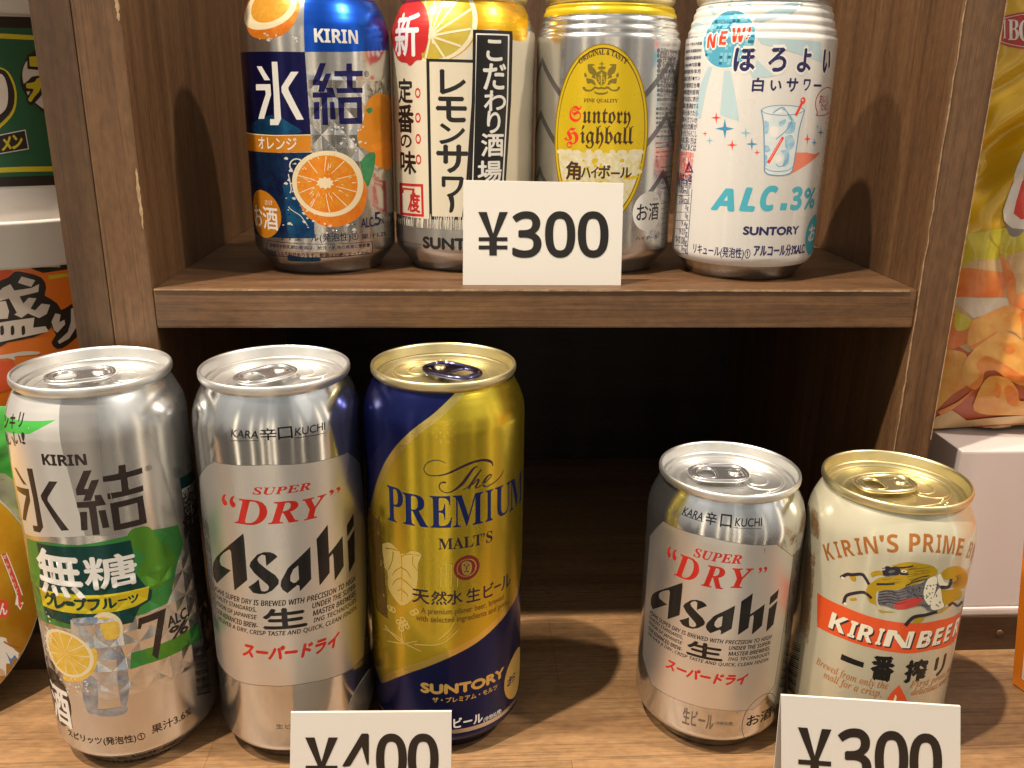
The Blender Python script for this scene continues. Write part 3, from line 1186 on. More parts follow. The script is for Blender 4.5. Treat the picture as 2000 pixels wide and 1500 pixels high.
# ================================================================== upper row, lemon sour can
silv = ink('silver_can', (0.62, 0.61, 0.59), metal=0.9, rough=0.2)
c = Can('drink_can', 'cream can with black framed brush lettering and a lemon, second on the upper shelf', (0.0016, 4.345, Z_S), False, silv, lid_s, tab_s, 2.2, group=GU)
VB = (740, 0, 600 / 1552)
c.view(*VB)
cream = ink('cream_enamel', (0.66, 0.60, 0.47), metal=0.12, rough=0.3)
VF = c.uv(*c.px((340, 1112)))[1]
c.raw('colour_panel', cream, [[(-0.95, VF), (0.95, VF), (0.95, 1.06), (-0.95, 1.06)]])
lem = ink('lemon_flesh', (0.66, 0.46, 0.03), metal=0.45, rough=0.3, col2=(0.60, 0.50, 0.10), noise_scale=160)
lem2 = ink('lemon_skin', (0.70, 0.42, 0.012), metal=0.5, rough=0.28, col2=(0.72, 0.33, 0.012), noise_scale=90)
lemp = ink('lemon_pith', (0.70, 0.64, 0.44), rough=0.35)
c.shape('fruit_picture#side', lem2, [(470, -100), (740, -100), (752, 60), (745, 195), (690, 205), (660, 190), (600, 150), (520, 150), (480, 160)])
c.ell('fruit_picture', lem2, 120, -150, 505, 318, 48)
c.ell('fruit_picture', lemp, 118, -150, 498, 316, 48)
cc, aa, hh = c.ell('fruit_picture', lem, 130, -130, 474, 300, 48)
ce = c.uv(*c.px((262, 182)))
for k in range(13):
    a = k * 2 * PI / 13 + .2
    p1 = (cc[0] + aa * .99 * math.cos(a), cc[1] + hh * .99 * math.sin(a))
    d = Vector((p1[0] - ce[0], p1[1] - ce[1])).normalized() * 0.0045
    c.raw('fruit_picture', lemp, [[(ce[0] + d.y, ce[1] - d.x), (p1[0] + d.y, p1[1] - d.x), (p1[0] - d.y, p1[1] + d.x), (ce[0] - d.y, ce[1] + d.x)]])
c.ell('fruit_picture', lemp, 248, 172, 276, 196)
c.ell('fruit_picture', lemp, 268, 196, 282, 222)
rb = ink('red_seal', (0.52, 0.022, 0.022), metal=0.15, rough=0.3)
c.shape('seal_lettering', rb, [(70, 60), (110, 5), (170, -12), (225, 20), (252, 90), (250, 190), (232, 260), (216, 268), (218, 300), (190, 305), (160, 332), (140, 318), (112, 312), (92, 290), (72, 230), (60, 140)])
c.text('seal_lettering', white, '新', (86, 285), (216, 62), bold=0.02)
# lantern frame with the shop style words
c.poly('brand_lettering', black, [(475, 150), (673, 158), (668, 500), (640, 930), (452, 930), (470, 500)])
c.poly('brand_lettering', white, [(490, 168), (658, 174), (652, 500), (628, 940), (470, 940), (486, 500)], [(495, 176), (476, 940), (621, 940), (646, 500), (651, 181)])
for ch, bl, tr in (('こ', (545, 305), (622, 205)), ('だ', (528, 450), (640, 325)), ('わ', (532, 558), (640, 460)), ('り', (548, 672), (612, 562)), ('酒', (518, 790), (628, 675)), ('場', (500, 918), (618, 812))):
    c.text('brand_lettering', white, ch, bl, tr, bold=0.022)
c.poly('brand_lettering', black, [(240, 297), (478, 302), (476, 500), (450, 940), (428, 1112), (256, 1108)])
c.poly('brand_lettering', cream, [(256, 312), (474, 318), (468, 520), (440, 920), (420, 1095), (270, 1092)])
for ch, bl, tr in (('レ', (312, 472), (436, 356)), ('モ', (294, 612), (440, 494)), ('ン', (308, 724), (432, 628)), ('サ', (296, 868), (448, 736)), ('ワ', (322, 994), (426, 896))):
    c.text('brand_lettering', black, ch, bl, tr, bold=0.032)
c.shape('brand_lettering', black, [(352, 1000), (374, 985), (382, 1030), (374, 1068), (356, 1072), (360, 1030)])
for ch, bl, tr in (('定', (102, 518), (168, 398)), ('番', (102, 665), (174, 532)), ('の', (112, 742), (164, 684)), ('味', (112, 872), (186, 768))):
    c.text('flavour_lettering', black, ch, bl, tr, bold=0.03)
for x, y in ((197, 470), (198, 595), (199, 702), (201, 806)):
    c.ell('flavour_lettering', rb, x - 14, y - 26, x + 14, y + 26, 24, hole=0.6)
c.poly('flavour_lettering', rb, [(104, 922), (224, 930), (228, 1096), (108, 1084)], [(118, 938), (120, 1072), (216, 1082), (212, 944)])
c.stroke('flavour_lettering', rb, [(120, 975), (124, 950)], 9, 9, smooth=False)
c.stroke('flavour_lettering', rb, [(120, 952), (180, 958)], 10, 10, smooth=False)
c.stroke('flavour_lettering', rb, [(176, 956), (166, 1005), (148, 1062)], 11, 7)
c.text('flavour_lettering', rb, '度', (158, 1068), (206, 978), bold=0.03)
random.seed(5)
for k in range(70):
    x = random.uniform(100, 440)
    y = random.uniform(1070, 1110) if x > 235 else random.uniform(1095, 1112)
    c.stroke('colour_panel', cream if k % 3 else white, [(x, y), (x + random.uniform(-10, 4), y + random.uniform(40, 95))], random.uniform(2, 4.5), 1.2, smooth=False)
c.raw('colour_panel', ink('grey_print', (0.48, 0.47, 0.45), metal=0.92, rough=0.3), [[(-0.9, 0.13), (0.9, 0.13), (0.9, 0.205), (-0.9, 0.205)]])
c.text('maker_lettering', black, 'SUNTORY', (226, 1250), (612, 1200), bold=0.05, offset=0.004)
c.finish()

# ================================================================== upper row, highball can
hb = ink('silver_satin', (0.66, 0.65, 0.63), metal=0.95, rough=0.2)
c = Can('drink_can', 'silver ribbed can with an upright yellow oval label, third on the upper shelf', (0.6700, 4.314, Z_S), False, hb, lid_g, tab_g, 2.9, ringed=True, group=GU)
c.view(*VB)
yel = ink('yellow_label', (0.66, 0.47, 0.012), metal=0.35, rough=0.28)
gold = ink('gold_line', (0.40, 0.26, 0.02), metal=0.8, rough=0.28)
dk = ink('brown_print', (0.05, 0.022, 0.008), rough=0.3)
olive = ink('olive_print', (0.20, 0.15, 0.02), metal=0.3, rough=0.3)
grey = ink('grey_translucent', (0.20, 0.19, 0.20), metal=0.9, rough=0.25)
c.raw('colour_panel', yel, [[(-1.03, 1.125), (1.03, 1.125), (1.03, 1.172), (-1.03, 1.172)]])
for k in range(-3, 4):                                    # chevrons all the way round
    uu = c.uv(*c.px((1120, 600)))[0] + k * 0.345
    for vv in (0.46, 0.71, 0.94):
        for sgn in (-1, 1):
            w = 0.017
            x0, x1 = uu, uu + sgn * 0.16
            if k == 0:
                continue
            c.raw('colour_panel', grey, [[(x0, vv + w), (x1, vv - 0.155 + w), (x1, vv - 0.155 - w), (x0, vv - w)][::(1 if sgn > 0 else -1)]])
c.ell('oval_label', gold, 888, 220, 1360, 1142, 64)
c.ell('oval_label', yel, 893, 226, 1354, 1136, 64)
c.ell('oval_label', dk, 902, 240, 1344, 1122, 64, hole=0.985)
cc, aa, hh = c.ell('oval_label', yel, 908, 248, 1338, 1114, 64)
fizz = ink('fizz', (0.62, 0.53, 0.20), metal=0.3, rough=0.3, col2=(0.74, 0.70, 0.56), noise_scale=330)
fizz2 = ink('fizz_foam', (0.66, 0.60, 0.40), metal=0.2, rough=0.3)
lo = []
v_l = c.uv(*c.px((1120, 772)))[1]
sv = (v_l - cc[1]) / hh
a0 = math.asin(sv)
lo = [(cc[0] + aa * math.cos(a), cc[1] + hh * math.sin(a)) for a in [PI - a0 + (PI + 2 * a0) * i / 40 for i in range(41)]]
c.raw('oval_label', fizz, [lo])
for x, w in ((925, 26), (960, 18), (1000, 22), (1060, 16), (1110, 20), (1180, 15), (1230, 24), (1290, 28), (1318, 20)):
    c.ell('oval_label', fizz2, x - w, 752 + (x % 7), x + w, 780 + (x % 5), 18)
random.seed(8)
for k in range(70):
    x, y = random.uniform(915, 1325), random.uniform(790, 1000)
    if y > 900 and x > 1290:
        continue
    w = random.uniform(5, 16)
    c.ell('oval_label', fizz2 if k % 2 else yel, x - w, y - w * .8, x + w, y + w * .8, 8)
c.text('brand_lettering', dk, serif('ORIGINAL & TASTY'), None, None, uv=(c.box((1016, 326), (1250, 300))[0], c.box((1016, 326), (1250, 300))[1], c.box((1016, 326), (1250, 300))[2], c.box((1016, 326), (1250, 300))[1] + 0.021), arc=0.040, fan=0.5, bold=0.02)
c.text('brand_lettering', dk, serif('FINE QUALITY'), (1036, 520), (1208, 500), bold=0.01)
# coat of arms
cv = (1100, 90, 160 / 2000)
c.view(*cv)
for q in ([(930, 380), (958, 380), (958, 420), (1000, 425), (1000, 448), (955, 450), (958, 500), (930, 500), (930, 450), (885, 448), (885, 425), (930, 420)],
          [(885, 500), (1000, 500), (1050, 530), (1000, 545), (1040, 560), (940, 575), (840, 560), (880, 540), (830, 525)],
          [(800, 650), (870, 620), (940, 580), (1010, 620), (1060, 650), (1050, 800), (1020, 900), (935, 970), (850, 900), (810, 800)],
          [(600, 440), (740, 440), (770, 470), (700, 490), (780, 560), (830, 700), (780, 720), (800, 800), (730, 780), (690, 760), (720, 700), (640, 660), (600, 560)],
          [(1300, 440), (1160, 440), (1130, 470), (1200, 490), (1110, 560), (1070, 700), (1110, 720), (1080, 800), (1150, 780), (1200, 760), (1180, 700), (1250, 660), (1290, 560)],
          [(560, 780), (680, 800), (760, 850), (800, 960), (740, 940), (680, 900), (640, 920), (580, 900)],
          [(1310, 780), (1200, 800), (1110, 850), (1080, 960), (1130, 940), (1190, 900), (1240, 920), (1300, 900)],
          [(530, 640), (580, 700), (570, 760), (530, 760), (510, 700)], [(1340, 640), (1290, 700), (1300, 760), (1340, 760), (1360, 700)],
          [(470, 990), (540, 1000), (560, 1050), (680, 1060), (740, 1000), (800, 980), (860, 1010), (930, 990), (1010, 1010), (1060, 980), (1130, 1000), (1190, 1060), (1310, 1050), (1330, 1000), (1390, 990), (1370, 1060), (1290, 1110), (1160, 1090), (1090, 1040), (1000, 1060), (930, 1050), (860, 1060), (780, 1040), (700, 1100), (560, 1110), (480, 1050)],
          [(760, 1100), (830, 1130), (930, 1140), (1030, 1130), (1090, 1100), (1080, 1150), (1000, 1185), (930, 1192), (850, 1185), (770, 1150)]):
    c.shape('coat_of_arms', olive, q, 2)
for q in ([(920, 640), (950, 640), (950, 690), (985, 692), (985, 710), (950, 712), (945, 950), (920, 950), (918, 712), (880, 710), (880, 692), (920, 690)],):
    c.poly('coat_of_arms', yel, q)
for p in ([(895, 770), (860, 765), (855, 800), (890, 820), (890, 860), (850, 868)], [(1010, 770), (975, 765), (970, 800), (1008, 820), (1008, 860), (968, 868)]):
    c.stroke('coat_of_arms', yel, p, 16)
c.view(*VB)
c.text('brand_lettering', red, black_letter('S'), (962, 614), (1024, 536), bold=0.01)
c.text('brand_lettering', dk, black_letter('untory'), (1028, 645), (1274, 550), bold=0.004)
c.text('brand_lettering', red, black_letter('H'), (934, 745), (1010, 645), bold=0.006)
c.text('brand_lettering', dk, black_letter('ighball'), (1014, 748), (1290, 636), bold=0.004)
for ch, bl, tr in (('角', (946, 905), (1020, 818)), ('ハ', (1022, 895), (1070, 850)), ('イ', (1072, 897), (1108, 842)), ('ボ', (1108, 900), (1170, 835)), ('ー', (1174, 878), (1216, 872)), ('ル', (1218, 898), (1278, 846))):
    c.text('flavour_lettering', dk, ch, bl, tr, bold=0.03)
c.ell('age_mark', white, 1282, 968, 1424, 1168, 36)
c.text('age_mark', black, 'お酒', (1300, 1118), (1414, 1022), bold=0.014)
c.text('age_mark', black, 'さけ', (1384, 1014), (1410, 998))
c.text('small_print', dk, 'ハイボール', (1296, 1216), (1408, 1184), bold=0.02)
words = ['●品目/リキュール(発泡性)①', '●原材料名/ウイスキー(国内製造)', '●内容量/350ml', '●アルコール分/7%', '●製造者/缶底に記載', '●保存上の注意/高温を避けて', '●炭酸ガス含有/開缶注意', '●のんだあとはリサイクル', '●開缶後はすぐにお飲み']
c.rows('small_print', grey, words, 1405, 1530, 255, 520, 11, bold=0.01)
c.rows('small_print', grey, words[::-1], 1400, 1525, 540, 700, 7, bold=0.01)
c.rows('small_print', ink('red_small_print', (0.45, 0.05, 0.04), metal=0.3), words, 1398, 1522, 710, 800, 4, bold=0.01)
c.rows('small_print', grey, words, 1425, 1515, 830, 960, 5, bold=0.01)
c.rows('small_print', grey, words[::-1], 1425, 1505, 1010, 1270, 10, bold=0.01)
c.finish()

# ================================================================== upper row, white sour can
wb = ink('white_enamel', (0.66, 0.645, 0.615), metal=0.0, rough=0.28, coat=0.5)
c = Can('drink_can', 'white ribbed can with a blue mirror ball and drawn glass, rightmost on upper shelf', (1.3320, 4.160, Z_S), False, wb, lid_s, tab_s, 2.5, ringed=True, group=GU, base_mat=bare)
VU = (1240, 0, 500 / 1293)
c.view(*VU)
ray = ink('pale_blue_ray', (0.42, 0.56, 0.60), rough=0.3, coat=0.5)
sky = ink('mirror_ball_blue', (0.10, 0.42, 0.60), metal=0.2, rough=0.26, coat=0.5)
sky2 = ink('mirror_ball_dark', (0.02, 0.17, 0.27), metal=0.2, rough=0.26)
sky3 = ink('mirror_ball_light', (0.25, 0.58, 0.70), metal=0.2, rough=0.26)
nav = ink('navy_print', (0.018, 0.016, 0.085), rough=0.3)
orr = ink('vermilion_print', (0.74, 0.055, 0.025), rough=0.3)
tq = ink('turquoise_print', (0.06, 0.36, 0.46), rough=0.3)
star_b = ink('star_blue', (0.05, 0.25, 0.42), rough=0.3)
star_p = ink('star_pale_blue', (0.22, 0.45, 0.55), rough=0.3)
V3 = (1360, 0, 280 / 2000)
c.view(*V3)
for q in ([(830, 240), (1290, 20), (1500, 40), (1300, 210), (900, 310), (800, 300)], [(850, 530), (1250, 545), (1740, 585), (1750, 880), (1250, 700), (900, 610)],
          [(170, 70), (235, 70), (285, 190), (235, 210)], [(450, -40), (520, -40), (470, 130), (440, 130)], [(740, -30), (830, -30), (720, 110), (660, 130)],
          [(165, 930), (220, 940), (140, 1240), (60, 1660), (-40, 1600), (60, 1180)], [(385, 985), (475, 980), (540, 1300), (600, 1690), (330, 1600), (360, 1250)],
          [(840, 830), (1090, 1060), (960, 1080), (780, 1090), (740, 1000), (820, 950)], [(0, 300), (110, 340), (120, 390), (20, 420), (-60, 400)]):
    c.poly('picture_print', ray, q)
c.ell('picture_print', white, 84, 128, 838, 962, 48)
cc, aa, hh = c.ell('picture_print', sky, 104, 146, 818, 945, 48)
random.seed(21)
for i in range(-8, 9):
    for j in range(-9, 10):
        x, y = i / 8.5 + (.02 if j % 2 else 0), j / 9.5
        if x * x + y * y < 0.82 and random.random() < 0.36:
            w, h = 0.058, 0.052
            k = math.sqrt(max(0.2, 1 - y * y))
            x = math.sin(x * 1.4) / 1.02
            q = [(cc[0] + aa * (x - w) * 1, cc[1] + hh * (y - h)), (cc[0] + aa * (x + w), cc[1] + hh * (y - h)), (cc[0] + aa * (x + w), cc[1] + hh * (y + h)), (cc[0] + aa * (x - w), cc[1] + hh * (y + h))]
            c.raw('picture_print', sky2 if random.random() < .3 else sky3, [q])
for ch, bl, tr in (('N', (150, 672), (290, 470)), ('E', (318, 628), (440, 435)), ('W', (478, 590), (690, 385))):
    c.text('new_lettering', white, sans_b(ch), (bl[0] - 8, bl[1] + 8), (tr[0] + 8, tr[1] - 8), bold=0.07)
for ch, bl, tr in (('N', (152, 668), (288, 474)), ('E', (320, 624), (438, 438)), ('W', (480, 586), (688, 388))):
    c.text('new_lettering', orr, sans_b(ch), bl, tr, bold=0.02)
for m, g in ((white, 9), (orr, 0)):
    c.poly('new_lettering', m, [(732 - g, 384 - g), (774 + g, 366 - g), (742 + g, 504 + g), (706 - g, 510 + g)])
    c.poly('new_lettering', m, [(690 - g, 526 - g), (722 + g, 520 - g), (716 + g, 550 + g), (684 - g, 556 + g)])
for ch, bl, tr in (('ほ', (522, 985), (828, 680)), ('ろ', (1000, 995), (1268, 672)), ('よ', (1404, 992), (1618, 668)), ('い', (1758, 975), (1880, 706))):
    hv = c.uv(*c.px((1130, 990)))[1], c.uv(*c.px((1130, 674)))[1]
    c.text('brand_lettering', white, ch, (bl[0] - 8, bl[1] + 8), (tr[0] + 8, tr[1] - 8), bold=0.06, v=(hv[0] - .008, hv[1] + .008))
    c.text('brand_lettering', nav, ch, bl, tr, bold=0.034, v=hv)
for ch, bl, tr in (('白', (775, 1275), (945, 1090)), ('い', (1030, 1258), (1192, 1125)), ('サ', (1252, 1275), (1425, 1095)), ('ワ', (1490, 1262), (1596, 1110)), ('ー', (1640, 1202), (1742, 1184))):
    c.text('flavour_lettering', nav, ch, bl, tr, bold=0.03)
# speech bubble
c.view(1360, 160, 280 / 2000)
rb2 = ink('bubble_red', (0.42, 0.06, 0.04), rough=0.3)
c.stroke('picture_print', rb2, [(1880, 100), (1850, 78), (1790, 90), (1710, 160), (1668, 260), (1668, 360), (1690, 430), (1675, 468), (1800, 460), (1850, 420)], 12)
c.text('picture_print', rb2, 'おいし', (1712, 300), (1850, 180), bold=0.02)
c.text('picture_print', rb2, 'たのし', (1735, 400), (1845, 300), bold=0.02)
# drawn glass
gl1 = ink('glass_line', (0.12, 0.26, 0.42), rough=0.3)
gl2 = ink('glass_pale', (0.56, 0.64, 0.66), rough=0.3, col2=(0.66, 0.68, 0.68), noise_scale=200)
gl3 = ink('ice_blue', (0.18, 0.40, 0.58), rough=0.3, col2=(0.40, 0.56, 0.66), noise_scale=220)
salmon = ink('salmon_print', (0.70, 0.20, 0.12), rough=0.3)
c.poly('picture_print', salmon, [(1375, 985), (1540, 985), (1650, 1010), (1715, 978), (1720, 1000), (1290, 1300), (1250, 1300), (1340, 1190)])
c.poly('picture_print', gl2, [(905, 390), (1000, 345), (1200, 325), (1420, 345), (1510, 395), (1430, 640), (1385, 980), (1330, 1260), (1180, 1305), (1030, 1295), (955, 1250), (945, 900), (935, 560)])
random.seed(2)
for q in ([(1060, 430), (1180, 350), (1270, 420), (1190, 390)], [(1150, 560), (1250, 520), (1220, 600), (1160, 620)], [(1290, 560), (1380, 560), (1360, 700), (1240, 720), (1260, 640)],
          [(950, 540), (1010, 560), (1000, 700), (955, 720)], [(1240, 760), (1330, 740), (1370, 860), (1300, 960), (1240, 900)], [(960, 880), (1010, 900), (1030, 960), (960, 980)],
          [(1180, 960), (1290, 960), (1280, 1140), (1200, 1180), (1230, 1060)], [(950, 1010), (990, 1040), (980, 1160), (950, 1180)], [(1260, 430), (1320, 470), (1360, 540), (1300, 520)]):
    c.shape('picture_print', gl3, q, 3)
for q in ([(1040, 620), (1140, 640), (1120, 760), (1030, 740)], [(1080, 1060), (1150, 1010), (1200, 1080), (1130, 1130)], [(1100, 420), (1180, 380), (1200, 420), (1110, 450)]):
    c.shape('picture_print', white, q, 3)
for p, w in (([(905, 395), (935, 560), (948, 900), (950, 1250)], 16), ([(1510, 400), (1440, 640), (1390, 960), (1340, 1240)], 14), ([(905, 390), (980, 440), (1200, 465), (1420, 440), (1512, 395)], 9),
             ([(905, 390), (1000, 345), (1200, 325), (1420, 345), (1512, 395)], 9), ([(950, 1245), (1010, 1290), (1150, 1305), (1280, 1290), (1335, 1240)], 14), ([(955, 1200), (1040, 1240), (1160, 1248), (1280, 1230), (1340, 1190)], 9),
             ([(1075, 430), (1190, 355), (1250, 400), (1330, 540), (1250, 680), (1110, 800)], 10), ([(1110, 1150), (1160, 1180), (1230, 1150), (1280, 1060)], 9)):
    c.stroke('picture_print', gl1, p, w)
c.stroke('picture_print', orr, [(1480, 280), (1385, 470)], 34, 34, smooth=False)
c.stroke('picture_print', orr, [(1210, 770), (1000, 1130)], 36, 42, smooth=False)
c.stroke('picture_print', ink('stick_pale', (0.78, 0.35, 0.28), rough=0.3), [(1190, 800), (1020, 1090)], 10, 10, smooth=False)
c.ell('picture_print', orr, 1452, 212, 1522, 312, 20)
c.ell('picture_print', white, 1472, 240, 1494, 268, 12)
for x, y, w, h, m in ((278, 500, 72, 82, orr), (398, 652, 132, 142, star_b), (122, 722, 36, 42, orr), (188, 818, 50, 56, star_p), (500, 880, 76, 82, orr), (690, 712, 74, 80, star_p), (774, 866, 82, 88, star_b), (846, 984, 44, 46, orr), (1550, 796, 56, 80, orr), (1736, 706, 42, 90, star_b), (1645, 848, 40, 60, star_b), (1686, 624, 26, 40, star_p), (1806, 574, 12, 24, orr)):
    c.star('picture_print', m, x, y, w, h)
# strength, maker, legal line
c.view(*VU)
for ch, bl, tr in (('A', (386, 1056), (508, 958)), ('L', (530, 1062), (612, 952)), ('C', (632, 1062), (722, 942)), ('3', (786, 1060), (848, 945)), ('%', (850, 1056), (914, 948))):
    c.text('strength_lettering', tq, sans_bi(ch), bl, tr, bold=0.03)
c.poly('strength_lettering', tq, [(738, 1026), (770, 1026), (764, 1062), (732, 1062)])
c.text('maker_lettering', nav, 'SUNTORY', (547, 1184), (828, 1142), bold=0.05, offset=0.004)
c.text('small_print', nav, 'リキュール(発泡性)①', (295, 1284), (585, 1258), bold=0.016, h=0.052)
c.text('small_print', nav, 'アルコール分3%ALC.', (598, 1294), (858, 1258), bold=0.03, h=0.05)
c.ell('age_mark', tq, 864, 1072, 985, 1276, 32)
c.text('age_mark', white, 'お', (874, 1220), (912, 1130), bold=0.03)
words4 = ['保存方法/凍らせないで', 'サイダーで割る/内容量', '●原材料/乳酸菌飲料', '●炭酸/香料/酸味料', '350ml●内容量', '賞味期限/年月', '缶底に表示●サン', '東京都港区台場', '●製造所固有', '記号は右に表示', '破裂注意/凍結する', '●缶をあけたら', 'お飲みください/か', '●成分沈殿が', '果汁がとうもろこし', 'お酒に弱い方は', '●のんだあとは']
c.rows('small_print', nav, words4, 262, 342, 176, 764, 17, drift=-2.0, bold=0.012, fill=0.72)
c.rows('small_print', orr, ['妊娠中や授乳期の', '飲酒は胎児・乳児の', '発育に悪影響を', 'おそれがあります', '20歳から'], 228, 298, 770, 915, 5, drift=-2, bold=0.01, fill=0.7)
c.poly('small_print', nav, [(274, 812), (296, 872), (252, 872)], [(274, 836), (264, 864), (286, 864)])
c.text('small_print', nav, 'アルミ', (262, 868), (290, 852))
c.rows('small_print', nav, ['飲酒は20歳', '栄養成分表示'], 215, 290, 880, 945, 2, drift=-2, bold=0.01)
for i, w in enumerate(('(100ml)', '55kcal', '0g', '0g', '9.4g', '9.07g', '0~0.08g', '0mg')):
    y = 975 + i * 42
    c.stroke('small_print', nav, [(205 - i, y + 12), (282 - i * 2, y + 12)], 2, smooth=False)
    wd = 13 * len(w)
    c.text('small_print', nav, w, (274 - i * 2 - wd * .62, y + 4), (276 - i * 2, y - 22), bold=0.008)
c.stroke('small_print', nav, [(289, 955), (268, 1290)], 2.5, smooth=False)
c.finish()
# ================================================================== lower row, tall grapefruit can
FK = (0.40, 0.90)
kb = ink('silver_grey_faceted', (0.64, 0.635, 0.62), metal=0.9, rough=0.22, facet=FK)
c = Can('drink_can', 'tall silver can with green band and cut grapefruit, leftmost of the lower row', (-1.4516, 3.362, 0.001), True, kb, lid_s, tab_s, math.radians(205), group=GT)
V4 = (0, 640, 440 / 767)
c.view(*V4)
whm = ink('white_lacquer', (0.62, 0.605, 0.58), metal=0.55, rough=0.34)
shade = ink('grey_lacquer', (0.40, 0.385, 0.37), metal=0.8, rough=0.32)
grn = ink('mid_green_print', (0.05, 0.26, 0.06), metal=0.5, rough=0.26, facet=FK)
grn2 = ink('lime_green_print', (0.10, 0.31, 0.035), metal=0.65, rough=0.24, facet=FK)
dkg = ink('dark_green_print', (0.004, 0.050, 0.045), metal=0.45, rough=0.26, facet=FK)
yl = ink('yellow_band', (0.62, 0.52, 0.02), metal=0.35, rough=0.28, facet=FK)
brn = ink('dark_brown_print', (0.032, 0.022, 0.020), metal=0.35, rough=0.26, facet=FK)
wf = ink('white_print_faceted', (0.70, 0.69, 0.66), metal=0.15, rough=0.3, facet=FK)
# white left flank and grey centre panel above the band
c.poly('colour_panel', whm, [(20, 300), (40, 222), (205, 226), (205, 240), (208, 400), (250, 560), (290, 708), (170, 712), (85, 700), (60, 560), (30, 400)])
c.poly('colour_panel', shade, [(205, 226), (330, 216), (330, 300), (350, 500), (375, 560), (420, 690), (420, 704), (290, 708), (250, 560), (208, 400)])
c.poly('colour_panel', ink('bright_green', (0.05, 0.36, 0.05), rough=0.3), [(5, 275), (20, 300), (190, 314), (100, 362), (20, 352), (0, 352)])
for ch, bl, tr in (('ス', (-2, 336), (14, 290)), ('ッ', (14, 336), (32, 300)), ('キ', (32, 338), (58, 292)), ('リ', (60, 336), (82, 294))):
    c.text('flavour_lettering', brn, ch, bl, tr, bold=0.03, h=0.05)
for ch, bl, tr in (('お', (4, 388), (26, 354)), ('い', (28, 392), (48, 362)), ('い', (50, 392), (70, 360)), ('!', (76, 394), (84, 352))):
    c.text('flavour_lettering', brn, ch, bl, tr, bold=0.03, h=0.042)
c.text('maker_lettering', brn, sans_b('KIRIN'), (147, 466), (291, 430), bold=0.02)
c.view(0, 880, 340 / 2000)
for q in ([(165, 192), (190, 200), (312, 400), (270, 385)], [(188, 402), (330, 440), (350, 580), (300, 805), (262, 790), (300, 520), (205, 460)],
          [(308, 202), (372, 208), (440, 560), (498, 880), (462, 942), (390, 925), (376, 858), (432, 866), (380, 540)],
          [(566, 352), (662, 356), (548, 540), (548, 575), (795, 915), (705, 920), (480, 560), (468, 515)]):
    c.poly('brand_lettering', brn, q)
for q in ([[(960, 232), (1055, 225), (965, 440), (1010, 440), (1048, 342), (1140, 330), (1045, 575), (955, 580), (980, 510), (880, 515), (870, 445)]],
          [[(880, 592), (1092, 575), (1085, 512), (1160, 506), (1220, 620), (1105, 640), (1148, 965), (1066, 972), (1020, 655), (888, 658)]],
          [[(918, 706), (1000, 700), (1008, 912), (934, 918)]], [[(1130, 688), (1212, 680), (1258, 882), (1180, 892)]],
          [[(1178, 298), (1362, 265), (1360, 172), (1440, 160), (1450, 248), (1632, 195), (1638, 258), (1462, 310), (1480, 448), (1640, 398), (1648, 462), (1240, 562), (1230, 492), (1400, 468), (1385, 335), (1185, 362)]],
          [[(1262, 606), (1640, 515), (1690, 830), (1310, 922)], [(1362, 655), (1385, 840), (1600, 790), (1578, 598)]]):
    c.poly('brand_lettering', brn, *q)
c.text('small_print', brn, '®', (1672, 244), (1740, 170), h=0.022)
# green band
VG = (60, 1040, 340 / 1821)
c.view(*VG)
c.poly('colour_panel', grn, [(-40, 60), (180, 100), (500, 130), (900, 60), (1200, -20), (1540, -80), (1600, 120), (1530, 330), (1470, 640), (1430, 740), (1080, 880), (960, 950), (500, 1020), (230, 960), (60, 850), (0, 600)])
c.shape('colour_panel', grn2, [(1000, 60), (1060, -30), (1230, -60), (1330, 60), (1510, 240), (1440, 480), (1280, 590), (1120, 420), (1200, 250), (1040, 150)], 4)
c.poly('colour_panel', dkg, [(60, 100), (480, 148), (1045, 78), (1080, 250), (1090, 420), (1200, 560), (1270, 600), (1260, 700), (1140, 780), (1070, 940), (860, 980), (410, 960), (150, 850), (90, 560), (110, 330)])
c.poly('colour_panel', yl, [(90, 570), (400, 640), (700, 655), (1100, 595), (1240, 560), (1220, 700), (1100, 770), (880, 830), (560, 850), (300, 820), (130, 760)])
c.text('flavour_lettering', wf, '無', (125, 612), (492, 215), bold=0.022)
c.text('flavour_lettering', wf, '糖', (588, 600), (1080, 190), bold=0.022)
for ch, bl, tr in (('グ', (160, 745), (245, 640)), ('レ', (262, 785), (350, 660)), ('ー', (372, 752), (448, 735)), ('プ', (470, 810), (575, 690)), ('フ', (610, 815), (715, 700)), ('ル', (755, 800), (890, 680)), ('ー', (915, 718), (1008, 690)), ('ツ', (1030, 742), (1120, 640))):
    c.text('flavour_lettering', dkg, ch, bl, tr, bold=0.05)
# glass with ice
gA = ink('glass_ice', (0.50, 0.53, 0.57), metal=0.8, rough=0.24, col2=(0.68, 0.68, 0.68), noise_scale=170, facet=FK)
gB = ink('glass_blue', (0.22, 0.29, 0.42), metal=0.7, rough=0.25, col2=(0.46, 0.50, 0.56), noise_scale=160, facet=FK)
gf = ink('grapefruit_flesh', (0.66, 0.42, 0.03), metal=0.3, rough=0.3, col2=(0.70, 0.50, 0.10), noise_scale=300)
gp = ink('grapefruit_pith', (0.70, 0.62, 0.40), metal=0.2, rough=0.33)
c.ell('fruit_picture', gp, 620, 830, 968, 1180, 36)
c.ell('fruit_picture', gf, 650, 880, 900, 1160, 36)
c.poly('fruit_picture', gA, [(415, 910), (880, 890), (930, 1100), (1010, 1560), (1010, 1700), (760, 1760), (590, 1700), (540, 1500), (430, 1100)])
c.view(*V4)
